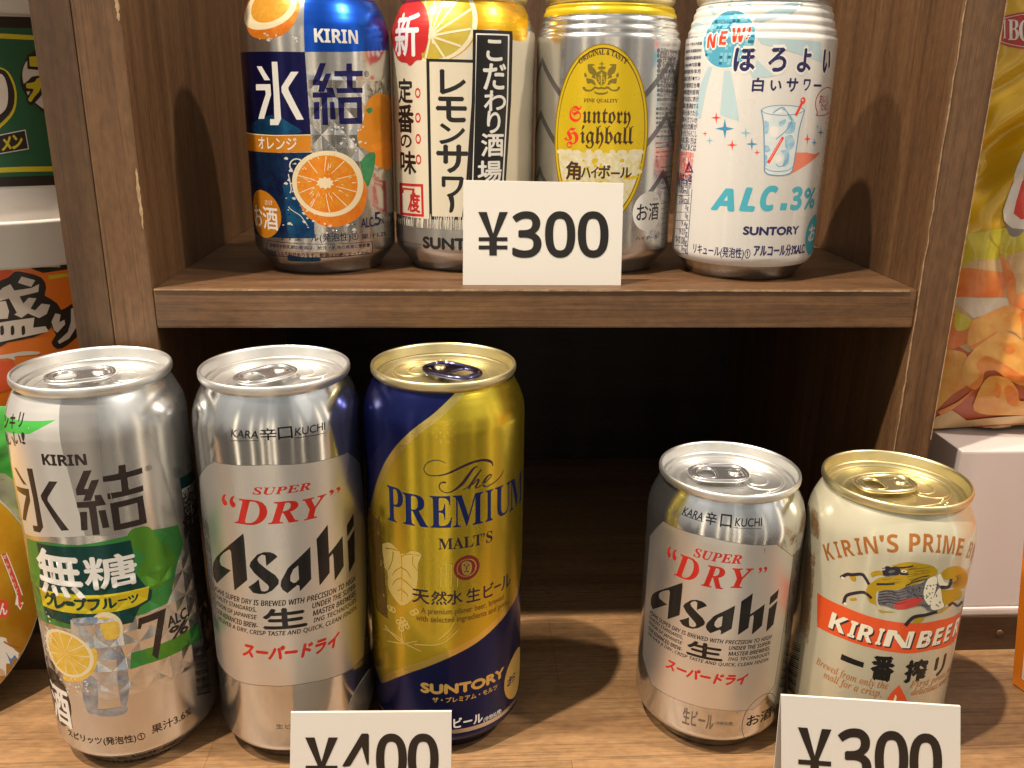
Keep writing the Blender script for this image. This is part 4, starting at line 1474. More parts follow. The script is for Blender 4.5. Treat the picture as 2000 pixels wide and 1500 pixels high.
for q in ([(245, 990), (330, 985), (320, 1010), (260, 1015)], [(290, 1180), (330, 1200), (330, 1300), (300, 1310), (280, 1240)], [(395, 1060), (425, 1120), (440, 1230), (420, 1310), (400, 1200)], [(290, 1290), (350, 1300), (430, 1290), (420, 1316), (340, 1322)], [(340, 1080), (400, 1100), (390, 1130), (350, 1120)]):
    c.shape('fruit_picture', gB, q, 3)
c.shape('fruit_picture', gf, [(340, 1010), (400, 1000), (405, 1050), (360, 1060)], 3)
c.shape('fruit_picture', gf, [(240, 1140), (322, 1090), (328, 1150), (300, 1190), (258, 1206), (215, 1192)], 4)
c.ell('fruit_picture', gp, 166, 1036, 318, 1190, 40)
cc, aa, hh = c.ell('fruit_picture', gf, 172, 1044, 304, 1180, 40)
for k in range(11):
    a = k * 2 * PI / 11
    d = (math.cos(a), math.sin(a))
    c.raw('fruit_picture', gp, [[(cc[0] - d[1] * .002, cc[1] + d[0] * .002), (cc[0] + aa * d[0] - d[1] * .003, cc[1] + hh * d[1] + d[0] * .003), (cc[0] + aa * d[0] + d[1] * .003, cc[1] + hh * d[1] - d[0] * .003)]])
random.seed(14)
for k in range(80):
    x = random.uniform(150, 180) if k % 2 else random.uniform(180, 300)
    y = random.uniform(960, 1200) if k % 2 else random.uniform(1190, 1240)
    w = random.uniform(1.2, 4)
    c.ell('droplet_print', drop, x - w, y - w, x + w, y + w, 6)
# strength
c.view(*VG)
c.poly('colour_panel', grn, [(1050, 1260), (1230, 1210), (1500, 1130), (1730, 940), (1800, 1100), (1620, 1200), (1300, 1340), (1040, 1430)])
c.poly('colour_panel', grn2, [(1200, 1225), (1400, 1150), (1660, 1010), (1650, 1190), (1230, 1370)])
seven = [(1130, 900), (1415, 790), (1330, 1330), (1270, 1280), (1330, 900), (1165, 960), (1150, 1010), (1120, 1010)]
c.poly('strength_lettering', brn, seven)
c.text('strength_lettering', brn, 'ALC.', (1440, 1000), (1650, 838), bold=0.02, offset=0.004, h=0.048)
c.text('strength_lettering', brn, '%', (1465, 1130), (1645, 990), bold=0.03, h=0.055)
# legal lines, age mark, right flank panels
c.view(*V4)
c.ell('age_mark', brn, 172, 1180, 236, 1345, 28)
c.text('age_mark', wf, '酒', (192, 1318), (226, 1238), bold=0.02)
c.text('small_print', brn, 'スピリッツ(発泡性)①', (234, 1392), (492, 1372), bold=0.012, h=0.042)
c.text('small_print', brn, '果汁3.6%', (518, 1384), (652, 1316), bold=0.012, h=0.042)
for q in (((214, 1398), (604, 1370)), ((610, 1356), (606, 1395)), ((604, 1400), (222, 1450))):
    pass
a0, b0 = c.uv(*c.px((216, 1402))), c.uv(*c.px((612, 1350)))
a1, b1 = c.uv(*c.px((224, 1448))), c.uv(*c.px((612, 1392)))
for ya, yb in ((a0[1], a0[1] - .004), (a1[1] + .004, a1[1])):
    c.raw('small_print', brn, [[(a0[0], ya), (b0[0], ya), (b0[0], yb), (a0[0], yb)]])
hb_ = a0[1] - a1[1]
c.text('small_print', brn, '妊娠中や授乳期の飲酒は、胎児・乳児の発育に悪影響', None, None, uv=(a0[0] + .01, a1[1] + hb_ * .54, b0[0] - .01, a1[1] + hb_ * .9), bold=0.01)
c.text('small_print', brn, 'を与えるおそれがあります。飲酒は20歳になってから。', None, None, uv=(a0[0] + .01, a1[1] + hb_ * .1, b0[0] - .01, a1[1] + hb_ * .46), bold=0.01)
c.poly('small_print', dkg, [(612, 512), (668, 470), (700, 640), (636, 694)])
c.poly('small_print', whm, [(618, 550), (672, 510), (694, 630), (640, 676)])
c.rows('small_print', brn, ['栄養成分表示', 'エネルギー50kcal', 'たんぱく質0g', '脂質0g', '炭水化物0.4g', '糖類0g'], 622, 688, 545, 660, 7, bold=0.012)
words = ['●品目/スピリッツ', '●内容量/500ml', '●アルコール分7%', '●製造者/東京都中野区', '●保存/高温を避け', '●破裂注意', '●缶のリサイクル']
c.rows('small_print', brn, words, 640, 712, 690, 1010, 22, drift=2.2, bold=0.02)
c.rows('small_print', brn, words, 690, 742, 1030, 1060, 2, bold=0.01)
for k in range(26):
    y = 1090 + k * 6.4
    c.stroke('small_print', brn, [(658 + k * .5, y), (700 + k * .6, y - 12)], 1.2 + (k * 7 % 4), smooth=False)
c.finish()

# ================================================================== dry beer cans
LOGO = {}
LA = [[[(470, 260), (482, 330), (520, 830), (362, 960), (320, 480), (300, 455), (230, 500), (190, 545), (182, 600), (200, 650), (320, 712), (150, 872), (112, 800), (100, 700), (106, 620), (135, 560), (190, 500)]],
      [[(888, 545), (752, 660), (745, 600), (738, 530), (700, 520), (660, 545), (640, 580), (660, 620), (760, 700), (860, 770), (905, 830), (900, 880), (820, 960), (740, 1000), (660, 1000), (590, 985), (530, 915), (600, 870), (660, 820), (672, 900), (690, 962), (730, 970), (770, 955), (785, 920), (770, 890), (700, 830), (600, 740), (545, 660), (560, 610), (640, 520), (720, 488), (800, 490), (850, 510)]],
      [[(1288, 420), (1300, 820), (1160, 968), (1155, 900), (1130, 890), (1010, 990), (950, 950), (925, 900), (932, 840), (975, 760), (1010, 690), (1060, 640)], [(1140, 650), (1080, 700), (1045, 780), (1045, 840), (1080, 865), (1110, 860), (1150, 820)]],
      [[(1500, 150), (1515, 510), (1680, 290), (1695, 660), (1585, 840), (1570, 560), (1560, 505), (1520, 555), (1525, 740), (1400, 900), (1362, 330)]],
      [[(1815, 10), (1818, 160), (1738, 300), (1732, 160)]],
      [[(1825, 205), (1830, 600), (1760, 745), (1742, 360)]]]


def dry_can(name, label, pos, tall, tab_dir, view, T, grp):
    c = Can(name, label, pos, tall, dry_body, lid_s, tab_s, tab_dir, group=grp, dents=T.get('dents', ()))
    c.view(*view)
    c.poly('label_panel', line, T['panel'])
    m = T['panel']
    cx, cy = sum(p[0] for p in m) / len(m), sum(p[1] for p in m) / len(m)
    c.poly('label_panel', satin, [(cx + (p[0] - cx) * .992, cy + (p[1] - cy) * .995) for p in m])
    for s, bl, tr in T['kara']:
        c.text('flavour_lettering', blackm, s, bl, tr, bold=0.015 if s not in ('KARA', 'KUCHI') else 0.01, v=(c.uv(*c.px(T['kvp'][0]))[1] - (0 if len(s) > 1 else .007), c.uv(*c.px(T['kvp'][1]))[1] + (0 if len(s) > 1 else .009)), slant=0.15 if s in ('KARA', 'KUCHI') else 0)
    for q in T['rule']:
        c.stroke('name_rule', blackm, q, 2, smooth=False)
    c.text('brand_lettering', redm, serif_it('SUPER'), *T['super'], bold=0.012)
    for s, bl, tr in T['dry']:
        c.text('brand_lettering', redm, serif_it(s), bl, tr, bold=0.008)
    # the maker's word, same outlines on both cans
    if 'logo' not in LOGO:
        c.view(400, 1000, 0.16)
        LOGO['logo'] = [[[c.uv(*c.px(p)) for p in l] for l in g] for g in LA]
        pts = [p for g in LOGO['logo'] for l in g for p in l]
        LOGO['bb'] = (min(p[0] for p in pts), min(p[1] for p in pts), max(p[0] for p in pts), max(p[1] for p in pts))
        box = LOGO['bb']
        c.view(*view)
    else:
        l, r, b_, t_ = [c.uv(*c.px(p)) for p in T['logo']]
        box = (l[0], b_[1], r[0], t_[1])
    B = LOGO['bb']
    for g in LOGO['logo']:
        c.raw('brand_lettering', blackm, [[(box[0] + (p[0] - B[0]) / (B[2] - B[0]) * (box[2] - box[0]), box[1] + (p[1] - B[1]) / (B[3] - B[1]) * (box[3] - box[1])) for p in l] for l in g])
    W_, H_ = box[2] - box[0], box[3] - box[1]
    # running text below it, in can units under the word
    def line_(s, f0, f1, k, mat=blackm):
        h = 0.088 * H_ * T.get('lh', 1)
        y = box[1] - 0.15 * H_ - k * 0.128 * H_ * T.get('lh', 1)
        c.text('small_print', mat, sans_i(s), None, None, uv=(box[0] + f0 * W_, y, box[0] + f1 * W_, y + h), bold=0.026)
    line_('ASAHI SUPER DRY IS BREWED WITH PRECISION TO HIGH', 0.0, 0.985, 0)
    for k, (a, b) in enumerate((('QUALITY STANDARDS,', 'UNDER THE SUPER-'), ('VISION OF JAPANESE', 'MASTER BREWERS.'), ('OUR ADVANCED BREW-', 'ING TECHNIQUES'))):
        line_(a, 0.0, 0.335, k + 1)
        line_(b, 0.66, 0.985, k + 1)
    line_('DELIVER A DRY, CRISP TASTE AND QUICK, CLEAN FINISH.', 0.0, 0.985, 4)
    c.text('brand_lettering', blackm, '生', None, None, uv=(box[0] + 0.375 * W_, box[1] - 0.53 * H_ * T.get('lh', 1), box[0] + 0.62 * W_, box[1] - 0.205 * H_ * T.get('lh', 1)), bold=0.04)
    c.text('brand_lettering', redm, 'スーパードライ', None, None, uv=(box[0] + 0.215 * W_, box[1] - 1.06 * H_ * T.get('lh', 1), box[0] + 0.80 * W_, box[1] - 0.83 * H_ * T.get('lh', 1)), bold=0.05, slant=0.25)
    T['extra'](c)
    c.finish()
    return c


dry_body = ink('mirror_silver', (0.63, 0.63, 0.625), metal=0.97, rough=0.14)
satin = ink('satin_silver_label', (0.74, 0.725, 0.71), metal=0.94, rough=0.34, grain=0.35)
line = ink('label_outline', (0.22, 0.21, 0.20), metal=0.8, rough=0.3)
redm = ink('red_on_metal', (0.55, 0.026, 0.016), metal=0.45, rough=0.25)


def ex5(c):
    c.ell('age_mark', white, 566, 1205, 660, 1345, 28)
    c.ell('age_mark', ink('mark_silver', (0.5, 0.49, 0.47), metal=0.8, rough=0.35), 568, 1208, 658, 1342, 28)
    c.text('age_mark', blackm, 'お酒', (570, 1318), (648, 1236), bold=0.02)
    c.text('small_print', line, '生ビール', (330, 1366), (440, 1340), bold=0.01)
    c.text('small_print', line, '(非熱処理)', (446, 1362), (500, 1346))
    random.seed(3)
    words = ['●品目/ビール', '●原材料名/麦芽(外国製造)', '●ホップ、米、コーン', '●内容量/500ml', '●アルコール分/5%']
    c.rows('small_print', line, words, 74, 96, 640, 1000, 14, drift=2.6)


T5 = dict(dents=((-0.36, 1.50, 0.035, 0.03, 0.016), (-0.30, 1.535, 0.05, 0.02, 0.006)), panel=[(68, 508), (92, 470), (118, 456), (300, 466), (450, 458), (575, 424), (618, 462), (640, 700), (640, 900), (628, 1120), (590, 1162), (440, 1210), (300, 1220), (190, 1200), (125, 1110), (100, 900), (80, 700)],
          kara=[('KARA', (176, 376), (268, 352)), ('辛', (276, 390), (330, 346)), ('口', (338, 382), (384, 344)), ('KUCHI', (394, 366), (496, 340))],
          rule=[[(174, 384), (270, 384)], [(392, 376), (498, 358)]], kvp=((222, 376), (222, 350)),
          super=((250, 568), (446, 526)),
          dry=[('D', (190, 664), (296, 588)), ('R', (304, 668), (404, 586)), ('Y', (425, 656), (500, 566)), ('“', (148, 602), (188, 574)), ('”', (512, 572), (548, 540))],
          extra=ex5)
dry_can('drink_can', 'tall silver can with red and black lettering, between the green banded and golden tall cans', (-0.7499, 3.375, 0.001), True, math.radians(225), (350, 640, 390 / 680), T5, GT)


def ex3(c):
    c.ell('age_mark', line, 553, 1190, 690, 1358, 36, hole=0.97)
    c.text('age_mark', blackm, 'お酒', (568, 1322), (680, 1232), bold=0.015)
    c.text('age_mark', blackm, 'さけ', (652, 1224), (676, 1204))
    c.text('small_print', line, '生ビール', (292, 1304), (430, 1268), bold=0.015)
    c.text('small_print', line, '(非熱処理)', (432, 1316), (512, 1300), bold=0.01)
    c.rows('small_print', line, ['●品目/ビール', '●原材料名/麦芽', '●ホップ、米', '●350ml', '●5%'], 770, 815, 560, 900, 16, drift=-2, bold=0.01)
    c.text('small_print', line, 'リサイクル', (755, 545), (790, 480))


T3 = dict(panel=[(152, 500), (210, 436), (420, 506), (700, 536), (772, 590), (745, 790), (700, 1080), (690, 1140), (655, 1192), (600, 1246), (440, 1248), (300, 1216), (160, 1140), (120, 1010), (130, 800)],
          kara=[('KARA', (290, 408), (386, 396)), ('辛', (390, 440), (446, 392)), ('口', (454, 462), (506, 416)), ('KUCHI', (518, 458), (632, 430))],
          rule=[[(284, 404), (384, 440)], [(512, 464), (632, 468)]], kvp=((338, 424), (340, 388)),
          super=((340, 588), (550, 582)),
          dry=[('D', (258, 666), (368, 606)), ('R', (374, 712), (478, 638)), ('Y', (500, 722), (600, 640)), ('“', (228, 588), (268, 560)), ('”', (620, 660), (658, 632))],
          logo=[(156, 790), (709, 722), (238, 868), (709, 722)], lh=1.04,
          extra=ex3)
dry_can('drink_can', 'short silver can with red and black lettering, beside the cream can', (1.1172, 3.3647, 0.001), False, math.radians(178), (1200, 820, 400 / 882), T3, GL)

# ================================================================== golden can
gb = ink('gold_metallic', (0.60, 0.455, 0.042), metal=0.93, rough=0.25)
gb2 = ink('pale_gold_metallic', (0.72, 0.56, 0.16), metal=1, rough=0.26)
nb = ink('navy_metallic', (0.008, 0.012, 0.085), metal=0.75, rough=0.22)
gw = ink('gold_watermark', (0.74, 0.60, 0.20), metal=0.8, rough=0.42)
pb = ink('navy_print_on_gold', (0.012, 0.022, 0.12), metal=0.6, rough=0.22)
pd = ink('brown_print_on_gold', (0.035, 0.016, 0.03), metal=0.4, rough=0.25)
c = Can('drink_can', 'tall gold and navy can, rightmost of the three tall cans', (-0.0838, 3.4105, 0.001), True, nb, lid_g, tab_b, math.radians(-38), group=GT)
VP = (690, 640, 540 / 942)
c.view(*VP)
# gold field with its pale border, edges swept as on the can; extends round the right flank
edge_t = [(375, 195), (330, 240), (275, 292), (205, 345), (150, 398), (110, 455), (82, 520), (62, 590), (58, 610)]
edge_b = [(98, 1212), (180, 1180), (270, 1148), (360, 1108), (430, 1066), (490, 1012), (530, 962), (556, 915), (566, 880)]
UT = [c.uv(*c.px(p)) for p in smooth_path(edge_t, 4)]
UB = [c.uv(*c.px(p)) for p in smooth_path(edge_b, 4)]
uL = c.uv(*c.px((46, 800)))[0]
field = UT + [(uL, 0.98), (uL - .02, 0.33)] + UB + [(UB[-1][0] + 0.12, UB[-1][1] + 0.16), (UB[-1][0] + 0.2, 1.60), (UT[0][0] + 0.2, 1.63)]
c.raw('gold_field', gb2, [field])
w = 0.026
f2 = [(p[0] + w * .9, p[1] - w * .7) for p in UT] + [(uL, 0.93), (uL - .02, 0.38)] + [(p[0] - w * .4, p[1] + w * 1.1) for p in UB] + [(UB[-1][0] + 0.10, UB[-1][1] + 0.19), (UB[-1][0] + 0.2, 1.60), (UT[0][0] + 0.24, 1.63)]
c.raw('gold_field', gb, [f2])
# hop leaf watermark
c.view(720, 1050, 320 / 2000)
c.shape('hop_drawing', gw, [(130, 90), (250, 60), (340, 130), (420, 200), (540, 165), (640, 210), (600, 330), (600, 480), (580, 620), (540, 740), (410, 830), (300, 720), (240, 600), (230, 420), (150, 300), (120, 180)], 4)
for q in ([(210, 130), (330, 150), (400, 230), (405, 780)], [(400, 230), (480, 200), (620, 220)], [(402, 360), (330, 400), (290, 460)], [(404, 370), (470, 410), (520, 500)], [(404, 490), (330, 520), (290, 580)], [(404, 500), (480, 560), (540, 620)], [(404, 630), (350, 650)], [(404, 640), (460, 680), (480, 720)], [(300, 170), (290, 280), (240, 400)], [(540, 230), (540, 330), (600, 400)]):
    c.stroke('hop_drawing', gb, q, 16, 8)
for q in ([(200, 1070), (330, 1220), (480, 1310), (640, 1390)], [(180, 1110), (300, 1170), (430, 1270)], [(230, 1260), (420, 1290), (600, 1260)], [(860, 1240), (980, 1140), (1050, 1020)], [(560, 1300), (800, 1310), (950, 1260), (1090, 1130)], [(420, 1300), (400, 1150), (410, 1060)]):
    c.stroke('hop_drawing', gw, q, 12, 8)
for x, y in ((400, 1060), (450, 1040), (370, 1030), (420, 1000), (470, 1080), (400, 1110), (540, 920), (580, 900), (260, 860), (300, 880)):
    c.ell('hop_drawing', gw, x - 34, y - 36, x + 34, y + 36, 14, hole=0.55)
for x in (885, 950, 1010, 1090):
    c.stroke('hop_drawing', gw, [(x, 320 + (x % 50)), (x - 5, 600)], 7, 5, smooth=False)
# words
c.view(800, 880, 240 / 2000)
for q, w in (([(582, 205, .8), (500, 165, .9), (400, 158, 1), (290, 200, 1), (236, 280, 1), (250, 350, 1), (320, 400, 1), (450, 408, 1.2), (600, 380, 1.7), (780, 300, 2.4), (950, 220, 2.6), (1100, 170, 2.2), (1220, 155, 2.8), (1310, 175, 3.0), (1345, 215, 1.8), (1350, 255, .6)], 15),
             ([(1110, 255, .6), (1040, 290, 2), (960, 400, 3.0), (880, 510, 3.2), (800, 590, 2.6), (700, 660, 1.4), (600, 685, 1), (520, 655, 1.1), (482, 590, 1.1), (510, 525, 1.2), (565, 515, 2.0), (590, 530, 1.4)], 15),
             ([(870, 640, .8), (960, 580, 1), (1060, 440, 1.2), (1165, 310, 1.4)], 14), ([(960, 625, 1.8), (1020, 520, 1.8), (1165, 305, 1.0)], 16),
             ([(1020, 560, 1), (1090, 480, 1.4), (1125, 480, 2), (1090, 560, 2), (1070, 600, 1.8), (1100, 605, 1), (1160, 575, .9)], 14),
             ([(1160, 575, .9), (1260, 490, 1), (1330, 410, 1.2), (1310, 390, 1.4), (1250, 440, 2), (1200, 530, 2.4), (1215, 580, 1.8), (1280, 575, 1), (1400, 500, 1), (1490, 400, .9), (1530, 310, .6)], 14)):
    c.poly('brand_lettering', pd, ribbon(smooth_path(q, 6), w))
c.view(*VP)
for ch, bl, tr in (('P', (118, 648), (168, 530)), ('R', (170, 672), (254, 555)), ('E', (262, 682), (336, 572)), ('M', (340, 678), (442, 560)), ('I', (450, 662), (476, 548)), ('U', (482, 648), (536, 534)), ('M', (531, 628), (575, 486))):
    pv = (c.uv(*c.px((300, 682)))[1], c.uv(*c.px((300, 574)))[1])
    c.text('brand_lettering', pb, serif(ch), bl, tr, v=(pv[0] - (.004 if ch == 'P' else 0), pv[1] + (.012 if ch == 'P' else 0)))
c.text('brand_lettering', pd, serif('MALT’S'), (290, 756), (474, 690), bold=0.006)
mar = ink('maroon_seal', (0.22, 0.025, 0.02), metal=0.5, rough=0.25)
c.ell('seal', mar, 342, 776, 430, 860, 40)
c.ell('seal', gb2, 352, 787, 420, 849, 36)
c.ell('seal', mar, 356, 790, 416, 846, 36)
for q in ([(372, 800), (386, 794), (400, 800), (404, 815), (398, 838), (386, 844), (374, 838), (368, 815)],):
    c.shape('seal', gb2, q, 4)
for q in ([(376, 806), (382, 812)], [(396, 806), (390, 812)], [(386, 812), (386, 824)], [(378, 832), (386, 828), (394, 832)]):
    c.stroke('seal', mar, q, 4, smooth=False)
for ch, bl, tr in (('天', (202, 942), (258, 900)), ('然', (266, 944), (318, 898)), ('水', (320, 942), (372, 896)), ('生', (386, 934), (432, 888)), ('ビ', (444, 922), (478, 878)), ('ー', (480, 890), (502, 882)), ('ル', (504, 892), (536, 846))):
    pv = (c.uv(*c.px((290, 944)))[1], c.uv(*c.px((290, 898)))[1])
    pv = (pv[0] + .03, pv[0] + .037) if ch == 'ー' else pv
    c.text('flavour_lettering', pd, ch, bl, tr, bold=0.02, v=pv)
pg = ink('fine_brown_on_gold', (0.16, 0.09, 0.02), metal=0.7, rough=0.28)
for k, (s, a, b) in enumerate((('A premium pilsner beer, brewed', (232, 978), (512, 936)), ('with selected ingredients and pride.', (214, 1002), (528, 952)))):
    A, B = c.uv(*c.px(a)), c.uv(*c.px(b))
    c.text('small_print', pg, s, None, None, uv=(A[0], A[1], B[0], A[1] + 0.034), offset=0.006, bold=0.012)
ug = ink('gold_print', (0.62, 0.42, 0.12), metal=0.6, rough=0.3)
c.text('maker_lettering', ug, 'SUNTORY', (232, 1240), (512, 1168), bold=0.06, offset=0.004, h=0.044)
c.text('flavour_lettering', ug, 'ザ・プレミアム・モルツ', (270, 1276), (490, 1226), bold=0.025, h=0.026)
c.ell('age_mark', ug, 514, 1116, 572, 1266, 30)
c.text('age_mark', pb, 'お', (524, 1226), (552, 1166), bold=0.03)
c.text('small_print', white, '生ビール', (300, 1366), (440, 1316), bold=0.03, h=0.05)
c.text('small_print', white, '(非熱処理)', (444, 1346), (504, 1300), bold=0.012, h=0.026)
c.rows('small_print', pg, ['●品目/ビール', '●麦芽(外国製造)', '●ホップ', '●500ml', '●5.5%', '●製造者/東京都港区'], 54, 92, 640, 960, 18, drift=1.4, bold=0.02)
c.raw('colour_panel', bare, [[(-1.03, 0.125), (1.03, 0.125), (1.03, 0.145), (-1.03, 0.145)]])
c.finish()

# ================================================================== cream can
cb = ink('cream_pearl_enamel', (0.50, 0.468, 0.345), metal=0.25, rough=0.24, coat=0.5)
bn = ink('bronze_print', (0.40, 0.145, 0.03), metal=0.45, rough=0.28)
vr = ink('vermilion_band', (0.66, 0.085, 0.020), metal=0.2, rough=0.26)
crm = ink('cream_letter', (0.70, 0.66, 0.52), metal=0.1, rough=0.3)
kn_ = ink('beast_navy', (0.022, 0.018, 0.03), metal=0.2, rough=0.28)
kg = ink('beast_gold', (0.50, 0.33, 0.015), metal=0.5, rough=0.28)
ks = ink('beast_scale', (0.10, 0.10, 0.12), metal=0.4, rough=0.28, col2=(0.20, 0.19, 0.20), noise_scale=600)
kr = ink('beast_red', (0.50, 0.05, 0.04), metal=0.2, rough=0.28)
c = Can('drink_can', 'short cream can with a leaping beast over a red band, rightmost in lower row', (1.7848, 3.2493, 0.001), False, cb, lid_g, tab_g, math.radians(186), group=GL)
VK = (1500, 820, 500 / 1103)
c.view(*VK)
A, B, C_ = c.uv(*c.px((285, 640))), c.uv(*c.px((560, 575))), c.uv(*c.px((905, 590)))
letters = (('K', (288, 636), (300, 582)), ('I', 0, 0))
uu0, uu1 = c.uv(*c.px((250, 600)))[0], c.uv(*c.px((838, 560)))[0]
vb = c.uv(*c.px((300, 628)))[1]
vt = c.uv(*c.px((560, 560)))[1]
span = (uu1 - uu0) / 13.0
txt = "KIRIN'S PRIME BREW"
x = 0.0
adv = {'I': 0.46, "'": 0.36, ' ': 0.5, 'M': 1.25, 'W': 1.3, 'K': 1.0, 'R': 1.0, 'N': 1.08, 'S': .92, 'P': .95, 'E': .85, 'B': .98}
tot = sum(adv[q] for q in "KIRIN'S PRIME")
span = (uu1 - uu0) / tot
hh_ = 0.068
for q in txt:
    w = adv[q] * span
    if q != ' ':
        uc = uu0 + x + w / 2
        k = (uc - uu0) / (uu1 - uu0) * 2 - 1
        k = (uc - (uu0 + (uu1 - uu0) * .66)) / ((uu1 - uu0) * .66)
        base = vb - 0.012 + (vt - vb + 0.012) * (1 - k * k)
        vs_, fs_ = glyphs(sans_b(q))
        gx0, gx1 = min(p[0] for p in vs_), max(p[0] for p in vs_)
        gy1 = max(p[1] for p in vs_)
        gy0 = 0.0
        ww = w * .84
        th = -k * 0.66
        out = []
        for p in vs_:
            a = (p[0] - gx0) / (gx1 - gx0) * ww - ww / 2
            b = p[1] / 0.72 * hh_ * (1.0 if q != "'" else 1.0)
            out.append((uc + a * math.cos(th) - b * math.sin(th), base + a * math.sin(th) + b * math.cos(th)))
        c._add('brand_lettering', bn, out, fs_)
    x += w
# band
c.poly('colour_panel', vr, [(212, 745), (330, 805), (450, 850), (560, 872), (650, 876), (740, 862), (830, 825), (826, 925), (790, 965), (700, 992), (600, 1006), (480, 990), (330, 945), (212, 890)])
tb = [c.uv(*c.px(p)) for p in ((212, 745), (212, 890))]
for s, bl, tr in (('K', (262, 884), (338, 845)), ('I', (342, 926), (378, 878)), ('R', (382, 946), (455, 895)), ('I', (462, 966), (490, 915)), ('N', (496, 976), (622, 912)), ('B', (640, 976), (702, 918)), ('E', (708, 966), (752, 900)), ('E', (756, 952), (790, 876)), ('R', (794, 935), (826, 850))):
    u0, v0, u1, v1 = c.box(bl, tr)
    v0 = c.uv(*c.px((262, 892)))[1]
    v1 = v0 + 0.074
    c.text('brand_lettering', kn_, sans_b(s), None, None, uv=(u0 + .006, v0 - .006, u1 + .006, v1 - .006), bold=0.02, slant=0.12)
    c.text('brand_lettering', crm, sans_b(s), None, None, uv=(u0, v0, u1, v1), bold=0.015, slant=0.12)
for s, bl, tr in (('一', (312, 1055), (416, 1030)), ('番', (440, 1112), (548, 1026)), ('搾', (586, 1130), (690, 1030)), ('リ', (712, 1108), (768, 1008))):
    if s == '一':
        c.poly('flavour_lettering', blackm, [(318, 1008), (414, 1046), (410, 1068), (312, 1032)])
    else:
        c.text('flavour_lettering', blackm, s, bl, tr, bold=0.045)
bi = ink('bronze_fine', (0.42, 0.17, 0.06), metal=0.3, rough=0.3)
for s, bl, tr in (('Brewed from only the', (205, 1054), (518, 1150)), ('malt for a crisp,', (238, 1114), (490, 1186))):
    a, b = c.uv(*c.px(bl)), c.uv(*c.px(tr))
    m_ = a[1]
    c.text('small_print', bi, serif_it(s), None, None, uv=(a[0], m_ - .004, b[0], m_ + 0.042))
for s, bl, tr in (('First press only,', (606, 1164), (790, 1110)), ('delicious and pure', (614, 1196), (800, 1140))):
    a, b = c.uv(*c.px(bl)), c.uv(*c.px(tr))
    c.text('small_print', bi, serif_it(s), None, None, uv=(a[0], a[1], b[0], a[1] + 0.044))
c.shape('drop_emblem', vr, [(566, 1142), (600, 1215), (610, 1290), (560, 1310), (510, 1290), (515, 1200)], 4)
c.shape('drop_emblem', crm, [(548, 1184), (554, 1196), (540, 1240), (528, 1250)], 3)
# the leaping beast
c.view(1600, 1060, 320 / 2000)
for q in ([(880, 280), (1060, 238), (1200, 245), (1400, 290), (1440, 380), (1300, 440), (1180, 500), (1000, 560), (800, 585), (700, 600), (700, 760), (740, 820), (930, 845), (820, 852), (740, 845), (690, 760), (610, 720), (570, 610), (600, 520), (680, 460), (760, 420), (920, 410), (980, 350)],
          [(1480, 380), (1560, 310), (1680, 285), (1780, 340), (1815, 430), (1780, 540), (1690, 570), (1620, 530), (1640, 450), (1540, 450)],
          [(1490, 560), (1580, 580), (1680, 560), (1740, 600), (1720, 680), (1620, 720), (1540, 760), (1490, 690)], [(1420, 850), (1480, 830), (1560, 780), (1600, 770), (1500, 850), (1430, 870)],
          [(365, 410), (440, 400), (450, 470), (400, 460)], [(370, 680), (440, 670), (460, 700), (390, 710)], [(1190, 900), (1290, 880), (1260, 960), (1140, 980)], [(630, 370), (680, 345), (700, 380), (650, 420)]):
    c.shape('beast_emblem', kg, q, 4)
random.seed(9)
for k in range(34):                                        # strands of mane and tail
    x = random.uniform(760, 1330)
    y = 300 + random.uniform(0, 190)
    if y > 560 - (x - 760) * .12:
        continue
    c.stroke('beast_emblem', kn_, [(x, y), (x + 60, y - 6 + random.uniform(-8, 8)), (x + 110, y - 18 + random.uniform(-8, 8))], 4.5, 1.5)
for k in range(16):
    a = -0.9 + k * .17
    c.stroke('beast_emblem', kn_, [(1630 + 50 * math.cos(a), 440 + 40 * math.sin(a)), (1640 + 120 * math.cos(a + .2), 440 + 90 * math.sin(a + .2)), (1640 + 165 * math.cos(a + .3), 430 + 120 * math.sin(a + .3))], 4, 1.5)
c.shape('beast_emblem', ks, [(720, 610), (800, 575), (950, 580), (1080, 530), (1250, 490), (1320, 430), (1420, 420), (1480, 520), (1500, 680), (1530, 780), (1440, 830), (1330, 830), (1250, 770), (1100, 790), (960, 815), (820, 775), (720, 745)], 5)
c.shape('beast_emblem', kr, [(900, 770), (1000, 700), (1120, 680), (1250, 670), (1240, 730), (1120, 790), (970, 815)], 4)
c.shape('beast_emblem', crm, [(1290, 520), (1330, 440), (1420, 410), (1440, 480), (1400, 640), (1350, 760), (1290, 700), (1270, 620)], 4)
c.shape('beast_emblem', crm, [(1440, 400), (1480, 380), (1520, 470), (1570, 500), (1530, 540), (1460, 510)], 4)
c.shape('beast_emblem', crm, [(1370, 720), (1440, 580), (1480, 560), (1500, 700), (1520, 780), (1420, 820), (1360, 800)], 4)
for k in range(70):
    x, y = random.uniform(1050, 1480), random.uniform(500, 780)
    if x < 1250 and y > 680:
        continue
    c.ell('beast_emblem', kn_, x - 9, y - 8, x + 9, y + 8, 6)
for k in range(5):
    y = 600 + k * 34
    c.stroke('beast_emblem', kn_, [(730, y), (860, y - 12), (960, y + 8), (1060, y - 16)], 13, 6)
